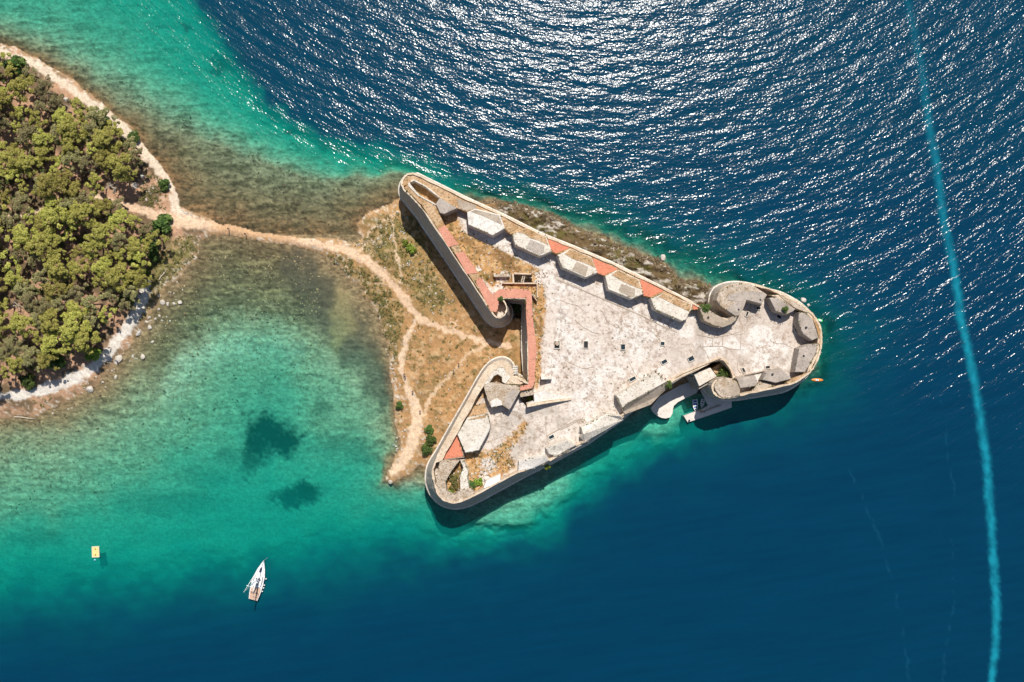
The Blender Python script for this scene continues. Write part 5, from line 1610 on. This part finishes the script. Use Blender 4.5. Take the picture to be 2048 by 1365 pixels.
def person_meshes():
    """walking adult, 1.75 m, one continuous body with fingers, clothes as closer shells"""
    J, E, R = [], [], []
    def add(p, r, par=None):
        J.append(p); R.append(r)
        if par is not None: E.append((par, len(J) - 1))
        return len(J) - 1
    pel = add((0, 0, .95), .125)
    wa = add((0, .01, 1.1), .115, pel)
    ch = add((0, .02, 1.3), .13, wa)
    nk = add((0, .02, 1.47), .055, ch)
    hd0 = add((0, .03, 1.56), .075, nk)
    hd = add((0, .035, 1.64), .095, hd0)
    add((0, .03, 1.73), .06, hd)
    add((0, .14, 1.62), .018, hd)                   # nose
    arms = {}
    for s in (-1, 1):
        sh = add((s * .17, .02, 1.40), .065, ch)
        el = add((s * .24, -.02 + s * .06, 1.13), .045, sh)
        wr = add((s * .25, .04 + s * .16, .90), .03, el)
        pm = add((s * .25, .06 + s * .18, .84), .034, wr)
        for q, ln in enumerate((.07, .085, .09, .075)):
            fx = s * .25 + (q - 1.5) * .02
            a = add((fx, .07 + s * .19, .79), .009, pm)
            add((fx, .085 + s * .19, .79 - ln), .008, a)
        t0 = add((s * .25 - s * .035, .085 + s * .18, .83), .010, pm)
        add((s * .25 - s * .045, .10 + s * .18, .785), .009, t0)
        hp = add((s * .095, 0, .87), .095, pel)
        kn = add((s * .1, .04 - s * .10, .49), .06, hp)
        an = add((s * .1, -.02 - s * .20, .09), .04, kn)
        add((s * .11, .12 - s * .20, .045), .036, an)
    body = skin_mesh('body', J, E, R)
    sv = [(0, 0, .98), (0, .01, 1.12), (0, .02, 1.3), (0, .02, 1.42), (-.17, .02, 1.405), (.17, .02, 1.405), (-.22, -.07, 1.22), (.22, .03, 1.22)]
    shirt = skin_mesh('shirt', sv, [(0, 1), (1, 2), (2, 3), (2, 4), (2, 5), (4, 6), (5, 7)], [.142, .132, .15, .085, .08, .08, .066, .066])
    tv = [(0, 0, .98), (0, 0, .92), (-.098, 0, .85), (.098, 0, .85), (-.1, .12, .56), (.1, -.05, .56)]
    shorts = skin_mesh('shorts', tv, [(0, 1), (1, 2), (1, 3), (2, 4), (3, 5)], [.14, .14, .112, .112, .086, .086])
    hv = [(0, .015, 1.66), (0, .005, 1.72), (0, -.03, 1.62)]
    hair = skin_mesh('hair', hv, [(0, 1), (0, 2)], [.108, .085, .085])
    return body, shirt, shorts, hair
PM = person_meshes()
SKIN = M_plain('skin', (0.52, 0.31, 0.21), 0.6, 0, .06)
CLOTH = {'black': M_plain('black_cloth', (.02, .02, .025), .9), 'navy': M_plain('navy_cloth', (.03, .05, .12), .9), 'red': M_plain('red_cloth', (.45, .06, .05), .9), 'white': M_plain('white_cloth', (.72, .72, .7), .9),
         'grey': M_plain('grey_cloth', (.2, .2, .21), .9), 'blue': M_plain('blue_cloth', (.08, .2, .45), .9), 'hair': M_plain('brown_hair', (.05, .03, .02), .8)}
def person(px, py, z, rz, shirt, shorts, label, sc=1.0):
    w = W(px, py, z)
    root = empty('person', (w.x, w.y, z), rz)
    root.scale = (sc, sc, sc)
    tag(root, label, 'person')
    for me, m in zip(PM, (SKIN, CLOTH[shirt], CLOTH[shorts], CLOTH['hair'])):
        m2 = me.copy()
        m2.materials.clear()
        m2.materials.append(m)
        link(bpy.data.objects.new(me.name.split('.')[0], m2), root)
for (px, py, rz, a, b_, lb) in [(459, 459, 1.6, 'black', 'navy', 'person in dark clothes on the causeway, the one nearer the pine wood'), (493, 469, 1.5, 'black', 'grey', 'person in dark clothes on the causeway, the one nearer the fortress'),
                                (809, 748, .3, 'black', 'black', 'person in black walking on the spit path beside another'), (811, 753, .3, 'navy', 'black', 'person in navy shirt right behind the one in black on the spit path'),
                                (826, 783, .1, 'black', 'grey', 'person in black and grey on the wide part of the spit path'), (841, 822, 2.4, 'grey', 'grey', 'person in grey where the two sandy paths meet'),
                                (918, 728, 5.6, 'black', 'navy', 'person in black on the narrow loop path near its upper end'), (908, 742, 5.6, 'navy', 'grey', 'person in navy on the narrow loop path, lower of the two'),
                                (242, 659, .5, 'blue', 'black', 'person in blue in the shaded bend of the south path'), (222, 696, .6, 'black', 'black', 'person in black on the sunny part of the south path'),
                                (237, 722, 2.0, 'blue', 'white', 'person in blue among the pale rocks below the south path')]:
    person(px, py, ground_z(px, py), rz, a, b_, lb)
p0, p1 = Z7((1480, 755), (1530, 765))
person(p0[0], p0[1], 1.0, 1.0, 'red', 'white', 'person in red shirt standing at the inner edge of the jetty')
person(p1[0], p1[1], 1.0, 3.0, 'white', 'navy', 'person in white shirt standing behind the red one on the jetty')
